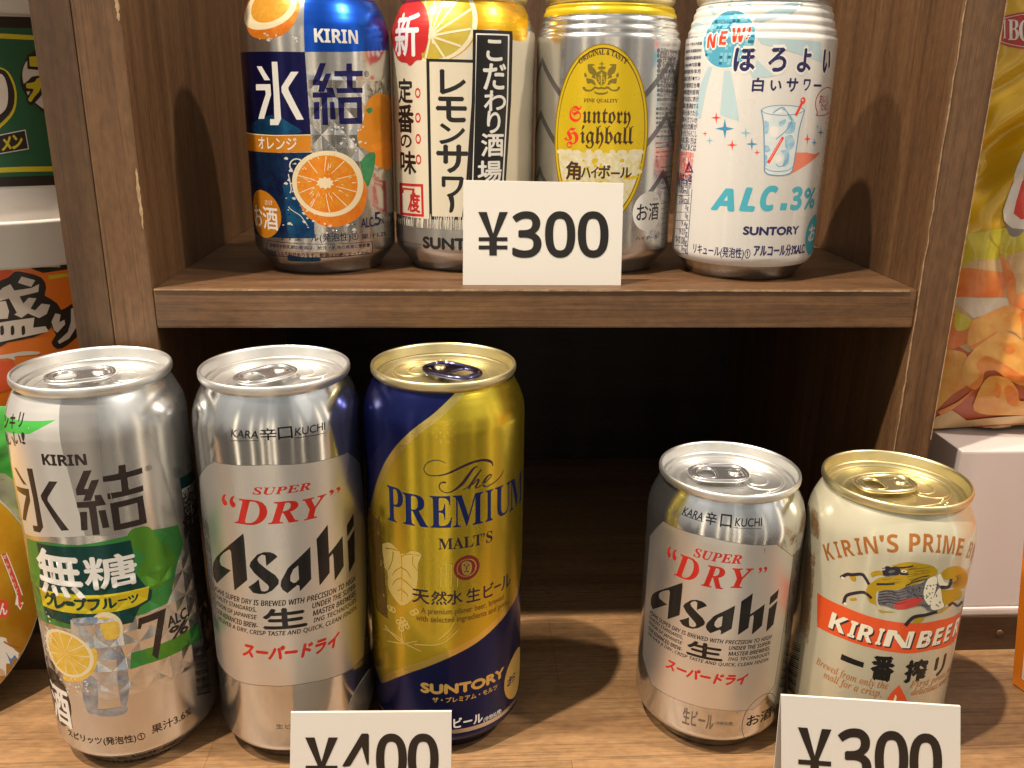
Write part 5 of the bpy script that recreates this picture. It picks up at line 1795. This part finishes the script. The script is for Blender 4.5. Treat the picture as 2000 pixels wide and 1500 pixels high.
for q, w in (([(262, 425), (340, 385), (400, 390), (520, 385), (570, 440), (610, 510)], 34), ([(300, 745), (330, 650), (430, 615), (540, 605), (600, 640), (640, 680)], 34), ([(1050, 1010), (1150, 910), (1300, 880), (1440, 840)], 36), ([(1480, 540), (1570, 540), (1600, 500), (1610, 440)], 34), ([(1580, 770), (1630, 735), (1690, 770), (1750, 715)], 26),
             ([(985, 375), (1090, 385)], 26), ([(960, 305), (1060, 298), (1150, 280)], 16), ([(700, 505), (920, 500)], 22), ([(1120, 470), (1240, 420), (1340, 400)], 9), ([(1060, 520), (1180, 470), (1300, 440)], 9)):
    c.stroke('beast_emblem', kn_, q, w * 1.25, w * .95)
c.shape('beast_emblem', kn_, [(766, 372), (772, 338), (806, 330), (806, 290), (850, 286), (880, 300), (930, 290), (975, 305), (995, 345), (965, 392), (880, 398), (800, 398)], 4)
c.shape('beast_emblem', ks, [(842, 352), (880, 330), (930, 340), (900, 365), (860, 372)], 3)
c.shape('beast_emblem', kg, [(640, 360), (700, 340), (766, 350), (770, 385), (700, 395), (650, 410), (628, 390)], 4)
c.ell('beast_emblem', crm, 1000, 330, 1070, 365, 12)
c.ell('beast_emblem', kn_, 1022, 338, 1046, 358, 8)
for x, y in ((268, 430), (300, 745)):
    c.ell('beast_emblem', crm, x - 2, y - 16, x + 38, y + 14, 10)
# flank small print and bars
c.view(*VK)
br_ = ink('brown_small_print', (0.24, 0.13, 0.05), metal=0.2, rough=0.3)
c.rows('small_print', br_, ['のんだあとは', 'リサイクル', '破裂注意', 'お酒', '350ml'], 182, 218, 400, 490, 5, drift=1, bold=0.01)
c.rows('small_print', br_, ['●ビール', '●麦芽', '●ホップ', '●生ビール', '●非熱処理', '●5%', '●350ml'], 160, 208, 570, 930, 18, drift=-1.6)
for k in range(24):
    c.stroke('small_print', blackm, [(92 + k * .1 - 6, 940 + k * 9.2), (142 - k * 1.1, 970 + k * 9.2)], 1.6 + (k * 5 % 4), smooth=False)
c.finish()

# ================================================================== price cards
paper = ink('card_paper', (0.69, 0.665, 0.615), rough=0.55)


def price_card(label, words, y, corners, digits, foot):
    """corners in photo pixels: top left, top right, bottom right, bottom left; a folded card standing on its back leg"""
    P = [on_plane(px, py, 1, y) for px, py in corners]
    zf = foot
    # straighten: use the top edge, drop to the foot
    tl, tr = P[0], P[1]
    dx = (tr - tl)
    bx = tl.x + (P[3].x - tl.x) * (zf - tl.z) / (P[3].z - tl.z)
    cx = tr.x + (P[2].x - tr.x) * (zf - tr.z) / (P[2].z - tr.z)
    bl, br = Vector((bx, y - 0.02, zf)), Vector((cx, y - 0.02 * (tr.z - zf) / (tl.z - zf), zf))
    t = 0.004
    root = thing('price_card', label, 'price card', ((bl.x + br.x) / 2, y, zf), 'price cards')
    o = Vector(((bl.x + br.x) / 2, y, zf))
    q = [tl - o, tr - o, br - o, bl - o]
    n = Vector((0, 1, 0)) * t
    vs = [tuple(v) for v in q] + [tuple(v + n) for v in q]
    f = link_mesh('front', vs, [(0, 3, 2, 1), (4, 5, 6, 7), (0, 1, 5, 4), (1, 2, 6, 5), (2, 3, 7, 6), (3, 0, 4, 7)], paper, None, root)
    # folded back leg from the top edge down to the surface behind
    b = [q[0] + n * 1.2, q[1] + n * 1.2, q[2] + Vector((0, 0.12, 0)), q[3] + Vector((0, 0.12, 0))]
    vs = [tuple(v) for v in b] + [tuple(v + n) for v in b]
    link_mesh('back_leg', vs, [(0, 3, 2, 1), (4, 5, 6, 7), (0, 1, 5, 4), (1, 2, 6, 5), (2, 3, 7, 6), (3, 0, 4, 7)], paper, None, root)
    bpy.context.view_layer.update()
    s = Sheet(f, grid=400, base=0.001)
    digits(s)
    s.finish()
    return root


def dig(s, ch, bl, tr):
    s.text('price_lettering', black, _alpha(ch, 0x1D5A0, None, 0x1D7E2), bl, tr, offset=0.012, bold=0.018)


def yen(s, x0, y0, x1, y1, sl=0.0):
    cx, my = (x0 + x1) / 2, (y0 + y1) / 2
    w = (x1 - x0) * .25
    def T(q): return [(x, y + sl * (x - x0)) for x, y in q]
    s.poly('price_lettering', black, T([(x0, y0), (x0 + w * 1.15, y0), (cx, my), (x1 - w * 1.15, y0), (x1, y0), (cx + w * .5, my + 6), (cx + w * .5, y1), (cx - w * .5, y1), (cx - w * .5, my + 6)]))
    h = (y1 - y0) * .088
    for yy in (my + (y1 - y0) * .08, my + (y1 - y0) * .27):
        s.poly('price_lettering', black, T([(x0 + 1, yy), (x1 - 1, yy), (x1 - 1, yy + h), (x0 + 1, yy + h)]))


def d1(s):
    yen(s, 934, 414, 992, 499)
    for ch, x0, x1 in (('3', 1002, 1056), ('0', 1066, 1122), ('0', 1130, 1187)):
        dig(s, ch, (x0, 502), (x1, 414))


def d2(s):
    yen(s, 596, 1440, 660, 1535)
    for ch, x0, x1 in (('4', 670, 730), ('0', 736, 793), ('0', 798, 855)):
        dig(s, ch, (x0, 1528 if ch == '4' else 1530), (x1, 1434))


def d3(s):
    yen(s, 1558, 1420, 1624, 1528, .07)
    for i, (ch, x0, x1) in enumerate((('3', 1638, 1700), ('0', 1710, 1772), ('0', 1778, 1838))):
        dig(s, ch, (x0, 1530 + i * 6), (x1, 1424 + i * 5))


price_card('white card reading 300 yen standing on the shelf edge', '300', 3.80, [(905, 352), (1218, 358), (1211, 556), (904, 552)], d1, Z_S)
price_card('white card reading 400 yen in front of the tall cans', '400', 2.86, [(568, 1392), (882, 1390), (880, 1700), (566, 1700)], d2, 0.001)
price_card('white card reading 300 yen in front of the cream can, tilted down to the right', '300', 2.74, [(1526, 1358), (1876, 1380), (1866, 1750), (1522, 1750)], d3, 0.001)
# ================================================================== paper tubs at the left
tubw = ink('tub_white', (0.62, 0.58, 0.54), rough=0.3, coat=0.4)


def tub(name, label, x, y, z0, z1, r, top_r, lidded):
    root = thing(name, label, 'food tub', (x, y, z0), 'paper tubs stacked at the left')
    h = z1 - z0
    prof = [(0.001, 0.02), (r * .9, 0.02), (r * .93, 0.0), (r * .95, 0.02), (r * .955, 0.10), (r, h - 0.21), (r, h - 0.205)]
    vs, fs = lathe(prof, 120)
    b = link_mesh('tub_wall', vs, fs, tubw, None, root, smooth=True)
    lp = [(r + .004, h - 0.215), (r + .022, h - 0.215), (r + .026, h - 0.2), (r + .034, h - 0.03), (r + .044, h - 0.012), (r + .040, h), (r + .02, h + .002), (r - .02, h - 0.004), (r - .04, h - 0.03), (0.001, h - 0.032)]
    vs, fs = lathe(lp, 120)
    link_mesh('lid', vs, fs, tubw, None, root, smooth=True)
    return root, b


tg, tgb = tub('noodle_tub', 'white paper tub with green label and yellow lettering, upper of the stack', -2.36, 4.72, 2.095, 3.22, 0.66, 0.66, True)
to, tob = tub('noodle_tub', 'white lidded paper tub with orange label, lower of the stack', -2.36, 4.72, 1.151, 2.125, 0.66, 0.66, True)
dgr = ink('tub_green', (0.012, 0.085, 0.035), rough=0.35, coat=0.3)
dkb = ink('tub_black', (0.018, 0.013, 0.010), rough=0.35)
tye = ink('tub_yellow', (0.52, 0.42, 0.02), rough=0.35)
tor = ink('tub_orange', (0.66, 0.15, 0.010), rough=0.35, coat=0.3)
tre = ink('tub_red_orange', (0.62, 0.075, 0.015), rough=0.35)
twh = ink('tub_cream', (0.58, 0.50, 0.44), rough=0.4)
bpy.context.view_layer.update()
s = Sheet(tgb, grid=9, base=0.001)
s.step = 0.0003
s.view(0, 0, 160 / 600)
s.poly('label_panel', dkb, [(-120, 120), (-60, 118), (900, 140), (900, 1340), (-120, 1372)])
s.poly('label_panel', dgr, [(-120, 200), (900, 220), (900, 1270), (-120, 1300)])
s.poly('label_panel', tye, [(-120, 238), (230, 258), (900, 262), (900, 300), (230, 292), (-120, 276)])
s.poly('label_panel', tye, [(-120, 1232), (180, 1220), (900, 1212), (900, 1246), (180, 1258), (-120, 1268)])
s.shape('label_lettering', tye, [(-60, 480), (20, 500), (75, 545), (120, 670), (104, 820), (10, 930), (-60, 960)], 3)
s.shape('label_lettering', dkb, [(-60, 500), (20, 510), (66, 560), (104, 670), (90, 800), (0, 905), (-60, 920)], 3)
s.shape('label_lettering', twh, [(-60, 540), (15, 545), (50, 620), (58, 720), (40, 800), (-20, 850), (-60, 850)], 3)
s.shape('label_lettering', dkb, [(250, 370), (190, 430), (155, 530), (150, 620), (190, 700), (260, 770), (330, 830), (420, 830), (520, 600), (400, 400)], 4)
s.shape('label_lettering', twh, [(250, 400), (185, 460), (163, 560), (200, 690), (280, 770), (340, 800), (420, 760), (480, 600), (380, 420)], 4)
s.poly('label_lettering', dkb, [(196, 400), (300, 395), (300, 515), (200, 505)])
s.poly('label_lettering', tye, [(212, 415), (290, 410), (290, 490), (216, 485)])
s.shape('label_lettering', dkb, [(165, 620), (210, 585), (240, 560), (330, 560), (340, 640), (300, 700), (230, 770), (190, 730), (220, 670), (180, 670)], 3)
s.shape('label_lettering', tye, [(190, 610), (250, 600), (268, 575), (300, 580), (290, 660), (250, 710), (225, 745), (205, 725), (245, 655), (195, 645)], 3)
s.poly('label_lettering', tubw, [(-120, 1010), (185, 948), (212, 1092), (-120, 1150)])
s.poly('label_lettering', dkb, [(-120, 1018), (180, 956), (204, 1086), (-120, 1142)])
s.text('label_lettering', tye, 'メ', (16, 1102), (80, 1000), bold=0.05)
s.text('label_lettering', tye, 'ン', (92, 1088), (160, 990), bold=0.05)
s.finish(tgb)
s = Sheet(tob, grid=9, base=0.001)
s.step = 0.0003
s.view(0, 400, 200 / 789)
s.poly('label_panel', dkb, [(-150, 485), (500, 428), (900, 400), (900, 2200), (-150, 2200)])
s.poly('label_panel', tor, [(70, 480), (220, 482), (330, 525), (515, 498), (900, 470), (900, 2100), (-150, 2100), (-150, 500)])
s.poly('label_panel', tye, [(372, 545), (520, 525), (520, 552), (375, 574)])
s.shape('label_panel', tre, [(-120, 540), (60, 500), (100, 540), (20, 590), (-120, 600)], 3)
s.shape('label_lettering', dkb, [(-150, 640), (60, 560), (110, 515), (190, 520), (320, 560), (355, 640), (345, 700), (440, 760), (400, 850), (390, 950), (260, 1020), (60, 1060), (-150, 1130)], 2)
for q in ([(-150, 690), (0, 660), (20, 640), (80, 610), (110, 660), (240, 640), (300, 610), (295, 670), (150, 705), (180, 760), (220, 715), (280, 720), (235, 800), (270, 812), (320, 760), (385, 770), (360, 840), (300, 872), (215, 835), (165, 870), (110, 845), (130, 830), (70, 720), (-150, 780)],
          [(138, 600), (165, 552), (270, 580), (240, 632)], [(-150, 760), (45, 740), (70, 820), (60, 875), (-150, 890)],
          [(-150, 930), (100, 890), (265, 868), (255, 945), (350, 935), (375, 975), (120, 1030), (-150, 1090)]):
    s.poly('label_lettering', twh, q)
for x in (15, 95, 178):
    s.shape('label_lettering', dkb, [(x - 12, 940), (x + 10, 928), (x + 16, 990), (x - 10, 1000)], 2)
s.shape('label_lettering', dkb, [(400, 840), (440, 760), (470, 810), (540, 770), (620, 740), (700, 800), (640, 960), (520, 1080), (440, 1110), (395, 1060), (430, 1000), (395, 940)], 2)
s.poly('label_lettering', twh, [(395, 900), (425, 835), (465, 845), (455, 905), (495, 885), (500, 920), (440, 985), (415, 965)])
s.poly('label_lettering', twh, [(545, 800), (620, 780), (600, 920), (530, 1030), (455, 1070), (445, 1050), (520, 980), (545, 900)])
s.shape('label_panel', twh, [(-120, 1170), (60, 1150), (180, 1128), (300, 1130), (290, 1150), (180, 1160), (110, 1170), (120, 1200), (60, 1180), (-120, 1200)], 2)
s.shape('label_panel', tre, [(-120, 1200), (60, 1200), (110, 1215), (90, 1420), (-120, 1420)], 2)
s.finish(tob)

# ================================================================== green packet and upright noodle bowl
def pillow(name, x0, x1, z0, z1, y0, thick, lean, mat, parent, nx=40, nz=56, seed=0, crumple=0.02, yaw=0.0):
    vs, fs = [], []
    for side in (-1, 1):
        for j in range(nz + 1):
            for i in range(nx + 1):
                a, b = i / nx, j / nz
                e = (4 * a * (1 - a)) ** 0.45 * (min(1, 6 * b) * min(1, 7 * (1 - b))) ** 0.6
                x = x0 + (x1 - x0) * a
                z = z0 + (z1 - z0) * b
                w = noise.noise(Vector((a * 3.1 + seed, b * 4.2, side * .7))) + 0.5 * abs(noise.noise(Vector((a * 7 + seed, b * 9, side)))) * 2 - .4
                y = y0 + lean * b + side * (thick * e + crumple * w * e) + yaw * (a - .5)
                vs.append((x, y, z))
    n = (nx + 1) * (nz + 1)
    for s_ in (0, 1):
        for j in range(nz):
            for i in range(nx):
                q = (s_ * n + j * (nx + 1) + i, s_ * n + j * (nx + 1) + i + 1, s_ * n + (j + 1) * (nx + 1) + i + 1, s_ * n + (j + 1) * (nx + 1) + i)
                fs.append(q if s_ == 0 else q[::-1])
    return link_mesh(name, vs, fs, mat, None, parent, smooth=True)


grp = ink('packet_green', (0.035, 0.25, 0.025), rough=0.28, coat=0.4, bump=0.4)
grp2 = ink('packet_olive', (0.22, 0.25, 0.10), rough=0.35, col2=(0.30, 0.28, 0.20), noise_scale=60)
gk = thing('snack_packet', 'green shiny packet behind the upright noodle bowl', 'snack packet', (-1.95, 3.89, 0.201))
pk = pillow('pouch', -0.55, 0.26, 0.0, 1.10, 0.0, 0.06, 0.06, grp, gk, seed=3)
s = Sheet(pk, grid=12, base=0.001)
s.shape('picture_print', grp2, [(-60, 930), (10, 925), (60, 985), (110, 1100), (140, 1200), (140, 1420), (-60, 1420)], 3)
s.finish(pk)

bowl = thing('noodle_bowl', 'round noodle bowl stood on edge with orange paper lid facing forward', 'noodle bowl', (-2.43, 3.35, 0.001))
# turned so that the lid looks towards the room and to the right
R_B = 0.60
prof = [(0.001, 0.36), (0.40, 0.36), (0.42, 0.355), (0.56, 0.03), (0.58, 0.02), (R_B - .008, 0.016), (R_B - .004, 0.008), (R_B - .008, 0.0), (0.57, -0.002), (0.001, -0.004)]
vs, fs = lathe([(r, -z) for r, z in prof[::-1]][::-1], 96)
yaw, tilt = math.radians(42), math.radians(14)
ax = Vector((math.sin(yaw) * math.cos(tilt), -math.cos(yaw) * math.cos(tilt), math.sin(tilt)))
sx = Vector((math.cos(yaw), math.sin(yaw), 0))
sz = sx.cross(ax) * -1
sz = ax.cross(sx)
if sz.z < 0:
    sz = -sz
cen = Vector((0, 0, 0.60 * sz.z + 0.03))
rot = lambda v: tuple(cen + sx * v[0] + sz * v[1] + ax * v[2])
vs = [rot(v) for v in vs]
bw = link_mesh('bowl_wall', vs, fs, ink('bowl_white', (0.62, 0.60, 0.56), rough=0.35), None, bowl, smooth=True)
film = ink('bowl_lid_amber', (0.66, 0.30, 0.015), rough=0.32, coat=0.5, col2=(0.72, 0.42, 0.03), noise_scale=50)
vs, fs = lathe([(0.001, 0.012), (0.30, 0.012), (0.586, 0.008), (0.588, 0.0)], 96)
blid = link_mesh('paper_lid', [rot(v) for v in vs], fs, film, None, bowl, smooth=True)
s = Sheet(blid, grid=12, base=0.0008)
s.view(0, 880, 140 / 389)
s.shape('lid_print', ink('lid_white', (0.64, 0.60, 0.54), rough=0.35), [(-300, 1000), (0, 1010), (40, 1040), (90, 1090), (125, 1110), (150, 1130), (130, 1300), (60, 1400), (-40, 1480), (-300, 1480)], 4)
s.stroke('lid_print', ink('lid_brown', (0.30, 0.10, 0.01), rough=0.35), [(20, 1036), (80, 1068), (150, 1074)], 10)
s.shape('lid_print', ink('lid_blue', (0.10, 0.16, 0.34), rough=0.35), [(30, 1090), (60, 1130), (80, 1110), (100, 1140), (120, 1140), (118, 1190), (80, 1205), (60, 1180), (50, 1140)], 3)
s.shape('lid_print', ink('lid_tan', (0.50, 0.33, 0.20), rough=0.4), [(-200, 1190), (0, 1180), (30, 1250), (10, 1340), (-200, 1400)], 3)
lr = ink('lid_red', (0.58, 0.06, 0.02), rough=0.32)
s.poly('lid_print', lr, [(-100, 808), (30, 810), (46, 824), (48, 890), (36, 905), (-100, 915)])
s.text('lid_print', white, 'ん', (-2, 890), (38, 828), bold=0.03)
s.stroke('lid_print', white, [(20, 560), (60, 660), (90, 740), (108, 790)], 34)
s.stroke('lid_print', lr, [(20, 560), (60, 660), (90, 740), (108, 790)], 24)
s.poly('lid_print', white, [(88, 790), (98, 786), (100, 826), (110, 866), (92, 838), (82, 838)])
s.poly('lid_print', white, [(90, 826), (128, 824), (110, 866)])
s.poly('lid_print', lr, [(97, 792), (112, 790), (114, 832), (122, 832), (110, 856), (98, 834), (100, 832)])
for k in range(6):
    a = (26 + k * 13, 576 + k * 37)
    s.quad_text('lid_print', white, 'めんを入れて'[k], (a[0] - 8, a[1] + 16), (a[0] + 8, a[1] + 10), (a[0] - 10, a[1] - 8))
s.finish(blid)

# ================================================================== white carton, snack bag, orange box at the right
carton_m = ink('carton_white', (0.58, 0.52, 0.50), rough=0.45, coat=0.2)
ca = thing('carton', 'plain white cardboard carton under the yellow snack bag', 'carton', (3.05, 4.3, 0.201))
link_bm('carton_base', box_bm(-0.683, 0.75, -0.535, 0.55, 0.0, 0.045, 0.012), carton_m, ca)
link_bm('carton_cover', box_bm(-0.672, 0.74, -0.523, 0.54, 0.047, 0.905, 0.010), carton_m, ca)

bagy = ink('bag_yellow', (0.66, 0.40, 0.004), metal=0.1, rough=0.24, coat=0.5, bump=0.3)
bag = thing('snack_bag', 'shiny yellow bag of orange crisps on the white carton', 'snack bag', (3.06, 4.05, 1.108))
vs, fs = [], []
nx, nz = 90, 130
x0, x1, zt = -0.745, 0.75, 2.35
for side in (-1, 1):
    for j in range(nz + 1):
        for i in range(nx + 1):
            a, b = i / nx, j / nz
            e = (4 * a * (1 - a)) ** 0.5 * (min(1, 7 * b + .05) * min(1, 8 * (1 - b))) ** 0.55
            P = Vector((a * 4, b * 6, side * 2.0))
            ridge = 1 - abs(noise.noise(P * 1.1)) * 2.2
            w = 0.012 * ridge + 0.03 * noise.noise(P * .55 + Vector((5, 1, 0))) + 0.008 * (1 - abs(noise.noise(P * 2.9)) * 2)
            # sharp pinch seen on the left flank
            for (pa, pb, sa, sb, d) in ((0.12, 0.60, 0.10, 0.022, 0.16), (0.08, 0.53, 0.06, 0.035, 0.17), (0.20, 0.565, 0.10, 0.012, -0.07), (0.10, 0.70, 0.12, 0.02, 0.06), (0.16, 0.40, 0.03, 0.10, 0.05)):
                w -= d * math.exp(-((a - pa) / sa) ** 2 - ((b - pb - (a - pa) * .5) / sb) ** 2)
            y = 0.05 + 0.22 * b + side * (0.24 * e) + side * w * e - (0.02 * math.sin(a * 30) * (max(0, 1 - 12 * b)))
            vs.append((x0 + (x1 - x0) * a + 0.01 * math.sin(b * 26), y, 0.002 + zt * b + 0.05 * a * max(0, 1 - 4 * b)))
n = (nx + 1) * (nz + 1)
for s_ in (0, 1):
    for j in range(nz):
        for i in range(nx):
            q = (s_ * n + j * (nx + 1) + i, s_ * n + j * (nx + 1) + i + 1, s_ * n + (j + 1) * (nx + 1) + i + 1, s_ * n + (j + 1) * (nx + 1) + i)
            fs.append(q if s_ == 0 else q[::-1])
bagm = link_mesh('bag_film', vs, fs, bagy, None, bag, smooth=True)
s = Sheet(bagm, grid=6, base=0.0035)
s.step = 0.0008
s.view(1820, 0, 180 / 643)
bred = ink('bag_red', (0.44, 0.018, 0.014), metal=0.1, rough=0.28, coat=0.4)
s.ell('brand_lettering', bred, 380, 78, 1150, 350, 40)
s.ell('brand_lettering', white, 395, 92, 1135, 336, 40, hole=0.972)
for ch, bl, tr in (('I', (498, 268), (516, 140)), ('B', (530, 280), (606, 138)), ('C', (606, 290), (690, 140))):
    s.text('brand_lettering', white, serif(ch), (bl[0], bl[1]), (tr[0], tr[1]), slant=-0.0)
s.view(1800, 400, 200 / 652)
yel2 = ink('bag_lemon', (0.58, 0.50, 0.03), rough=0.26, coat=0.5, bump=0.3)
win = ink('bag_window_buff', (0.62, 0.42, 0.20), rough=0.28, coat=0.5, bump=0.3)
redb = ink('bag_red_print', (0.66, 0.035, 0.018), rough=0.26, coat=0.4)
ch1 = ink('crisp_orange', (0.72, 0.29, 0.045), rough=0.34, coat=0.35, col2=(0.76, 0.42, 0.10), noise_scale=80, bump=0.3)
ch2 = ink('crisp_deep_orange', (0.70, 0.17, 0.03), rough=0.34, coat=0.35, col2=(0.74, 0.27, 0.06), noise_scale=90, bump=0.3)
ch3 = ink('crisp_gap_red', (0.46, 0.09, 0.03), rough=0.34, coat=0.35)
s.poly('picture_print', yel2, [(-100, 160), (340, 180), (430, 160), (700, 120), (1300, 100), (1300, 420), (500, 350), (250, 400), (-100, 420)])
s.poly('picture_print', win, [(-100, 410), (250, 400), (330, 350), (500, 345), (700, 270), (1300, 250), (1300, 1330), (-100, 1480)])
s.poly('picture_print', ch2, [(-100, 420), (300, 402), (525, 430), (536, 588), (240, 585), (-100, 600)])
s.poly('picture_print', ink('window_pale', (0.60, 0.50, 0.38), rough=0.3, coat=0.5), [(-100, 600), (240, 588), (536, 592), (600, 640), (420, 700), (330, 720), (240, 640), (-100, 640)])
s.shape('picture_print', yel2, [(430, 180), (520, 170), (640, 190), (660, 280), (560, 300), (470, 260)], 3)
s.poly('picture_print', ch2, [(490, 300), (560, 370), (600, 480), (600, 570), (720, 540), (900, 560), (900, 660), (560, 660), (530, 480)])
s.poly('picture_print', ch3, [(-100, 900), (200, 880), (300, 940), (360, 900), (640, 860), (1300, 850), (1300, 1330), (-100, 1450)])
crisps = [([(200, 700), (240, 690), (300, 740), (310, 860), (240, 900), (150, 920), (150, 780)], ch2), ([(215, 670), (300, 720), (320, 760), (260, 800), (210, 780)], yel2),
          ([(310, 740), (420, 690), (520, 645), (600, 650), (640, 700), (632, 800), (640, 860), (560, 800), (400, 860), (330, 910), (290, 870)], ch1),
          ([(300, 900), (400, 850), (480, 800), (430, 860), (340, 920)], ch2),
          ([(620, 690), (700, 640), (900, 700), (900, 870), (660, 860), (640, 780)], ch2),
          ([(150, 920), (240, 930), (290, 970), (260, 1080), (290, 1140), (200, 1200), (100, 1300), (60, 1330), (60, 1000)], ch1),
          ([(330, 920), (420, 850), (540, 805), (640, 860), (900, 900), (900, 1150), (620, 1140), (500, 1060), (400, 1060), (380, 1120), (340, 1170), (280, 1140), (255, 1090), (270, 1000)], ch1),
          ([(345, 1010), (400, 960), (480, 990), (600, 1060), (700, 1130), (560, 1110), (460, 1050), (400, 1060), (385, 1120), (350, 1165), (300, 1150), (370, 1080)], ch2),
          ([(350, 1200), (400, 1110), (470, 1080), (560, 1110), (610, 1180), (620, 1240), (700, 1230), (900, 1220), (900, 1310), (500, 1330), (330, 1300)], ch1),
          ([(520, 1160), (560, 1140), (610, 1200), (600, 1270), (540, 1250)], ch2), ([(470, 1120), (500, 1150), (490, 1220), (460, 1200)], ch2),
          ([(100, 1310), (220, 1250), (330, 1170), (260, 1240), (140, 1330)], ch2), ([(520, 900), (560, 890), (590, 930), (540, 950)], ch2)]
for q, m in crisps:
    s.shape('picture_print', m, q, 3)
s.poly('picture_print', win, [(-60, 1450), (100, 1340), (190, 1300), (280, 1360), (500, 1340), (1300, 1280), (1300, 1330), (90, 1412)])
s.shape('picture_print', ink('bag_grey', (0.25, 0.23, 0.22), rough=0.4), [(515, 60), (560, 190), (620, 195), (680, 120), (680, 60)], 3)
s.view(1820, 0, 180 / 643)
s.poly('picture_print', white, [(640, 1060), (760, 900), (1100, 800), (1100, 1400), (760, 1560), (640, 1600), (560, 1590), (500, 1540), (490, 1470), (560, 1280)])
s.poly('picture_print', redb, [(655, 1180), (800, 980), (1060, 900), (1060, 1300), (700, 1520), (620, 1530), (570, 1490), (588, 1400)])
s.finish(bagm)

obx = ink('box_orange', (0.70, 0.20, 0.012), rough=0.4, coat=0.25)
ob = thing('snack_box', 'orange carton with a barcode panel at the right edge', 'snack box', (2.662, 3.487, 0.001))
d = Vector((0.30, -0.954, 0)).normalized()
r_ = Vector((0.954, 0.30, 0)).normalized()
L_, W_, H_ = 0.62, 0.3, 1.42
_t = math.radians(9.5)
ZU = Vector((0, 0, 1)) * math.cos(_t) - r_ * math.sin(_t)
r_ = r_ * math.cos(_t) + Vector((0, 0, 1)) * math.sin(_t)
cs = [Vector((0, 0, 0)), d * L_, d * L_ + r_ * W_, r_ * W_]
vs = [tuple(v) for v in cs] + [tuple(v + ZU * H_) for v in cs]
bm = bmesh.new()
bv = [bm.verts.new(v) for v in vs]
for f in ((3, 2, 1, 0), (4, 5, 6, 7), (0, 1, 5, 4), (1, 2, 6, 5), (2, 3, 7, 6), (3, 0, 4, 7)):
    bm.faces.new([bv[i] for i in f])
bmesh.ops.bevel(bm, geom=list(bm.edges), offset=0.006, segments=2, affect='EDGES')
bmesh.ops.recalc_face_normals(bm, faces=list(bm.faces))
obm = link_bm('box_shell', bm, obx, ob)


def side(a, z):
    """point on the left face of the box, a along it, z up, local"""
    return d * a - r_ * 0.0012 + ZU * z


def face_quads(name, items, mat):
    vs, fs, mi, mats = [], [], [], []
    for k, (m, a0, a1, z0, z1, lay) in enumerate(items):
        if m not in mats:
            mats.append(m)
        b = len(vs)
        o = -r_ * (0.0012 * lay)
        vs += [tuple(side(a0, z0) + o), tuple(side(a1, z0) + o), tuple(side(a1, z1) + o), tuple(side(a0, z1) + o)]
        fs.append((b, b + 1, b + 2, b + 3))
        mi.append(mats.index(m))
    link_mesh(name, vs, fs, mats, mi, obm)


items = [(white, 0.055, 0.50, 0.07, 0.49, 0), (white, 0.06, 0.5, 0.60, 0.93, 0)]
random.seed(6)
z = 0.09
while z < 0.455:
    w = random.choice((0.0045, 0.007, 0.010))
    items.append((black, 0.125, 0.49, z, z + w, 1))
    z += w + random.choice((0.004, 0.006, 0.009))
face_quads('barcode_panel', items, None)
vs_, fs_ = glyphs('4 901005 251322')
gx0, gx1 = min(p[0] for p in vs_), max(p[0] for p in vs_)
gy0, gy1 = min(p[1] for p in vs_), max(p[1] for p in vs_)
V = [tuple(side(0.065 + 0.048 * (p[1] - gy0) / (gy1 - gy0), 0.475 - (p[0] - gx0) / (gx1 - gx0) * 0.39) - r_ * 0.0012) for p in vs_]
link_mesh('barcode_number', V, fs_, black, None, obm)
V, F = [], []
for k, w in enumerate(('原材料名/小麦粉、植物油脂', '砂糖、食塩、香辛料、酵母', '内容量/保存方法', '製造者/大阪市西淀川区')):
    vs_, fs_ = glyphs(w)
    gx0, gx1 = min(p[0] for p in vs_), max(p[0] for p in vs_)
    gy0, gy1 = min(p[1] for p in vs_), max(p[1] for p in vs_)
    b = len(V)
    V += [tuple(side(0.075 + 0.045 * k + 0.03 * (p[1] - gy0) / (gy1 - gy0), 0.915 - (p[0] - gx0) / (gx1 - gx0) * 0.29) - r_ * 0.0012) for p in vs_]
    F += [tuple(i + b for i in f) for f in fs_]
link_mesh('small_print', V, F, ink('grey_small_print', (0.12, 0.11, 0.12), rough=0.4), None, obm)
bpy.context.view_layer.update()
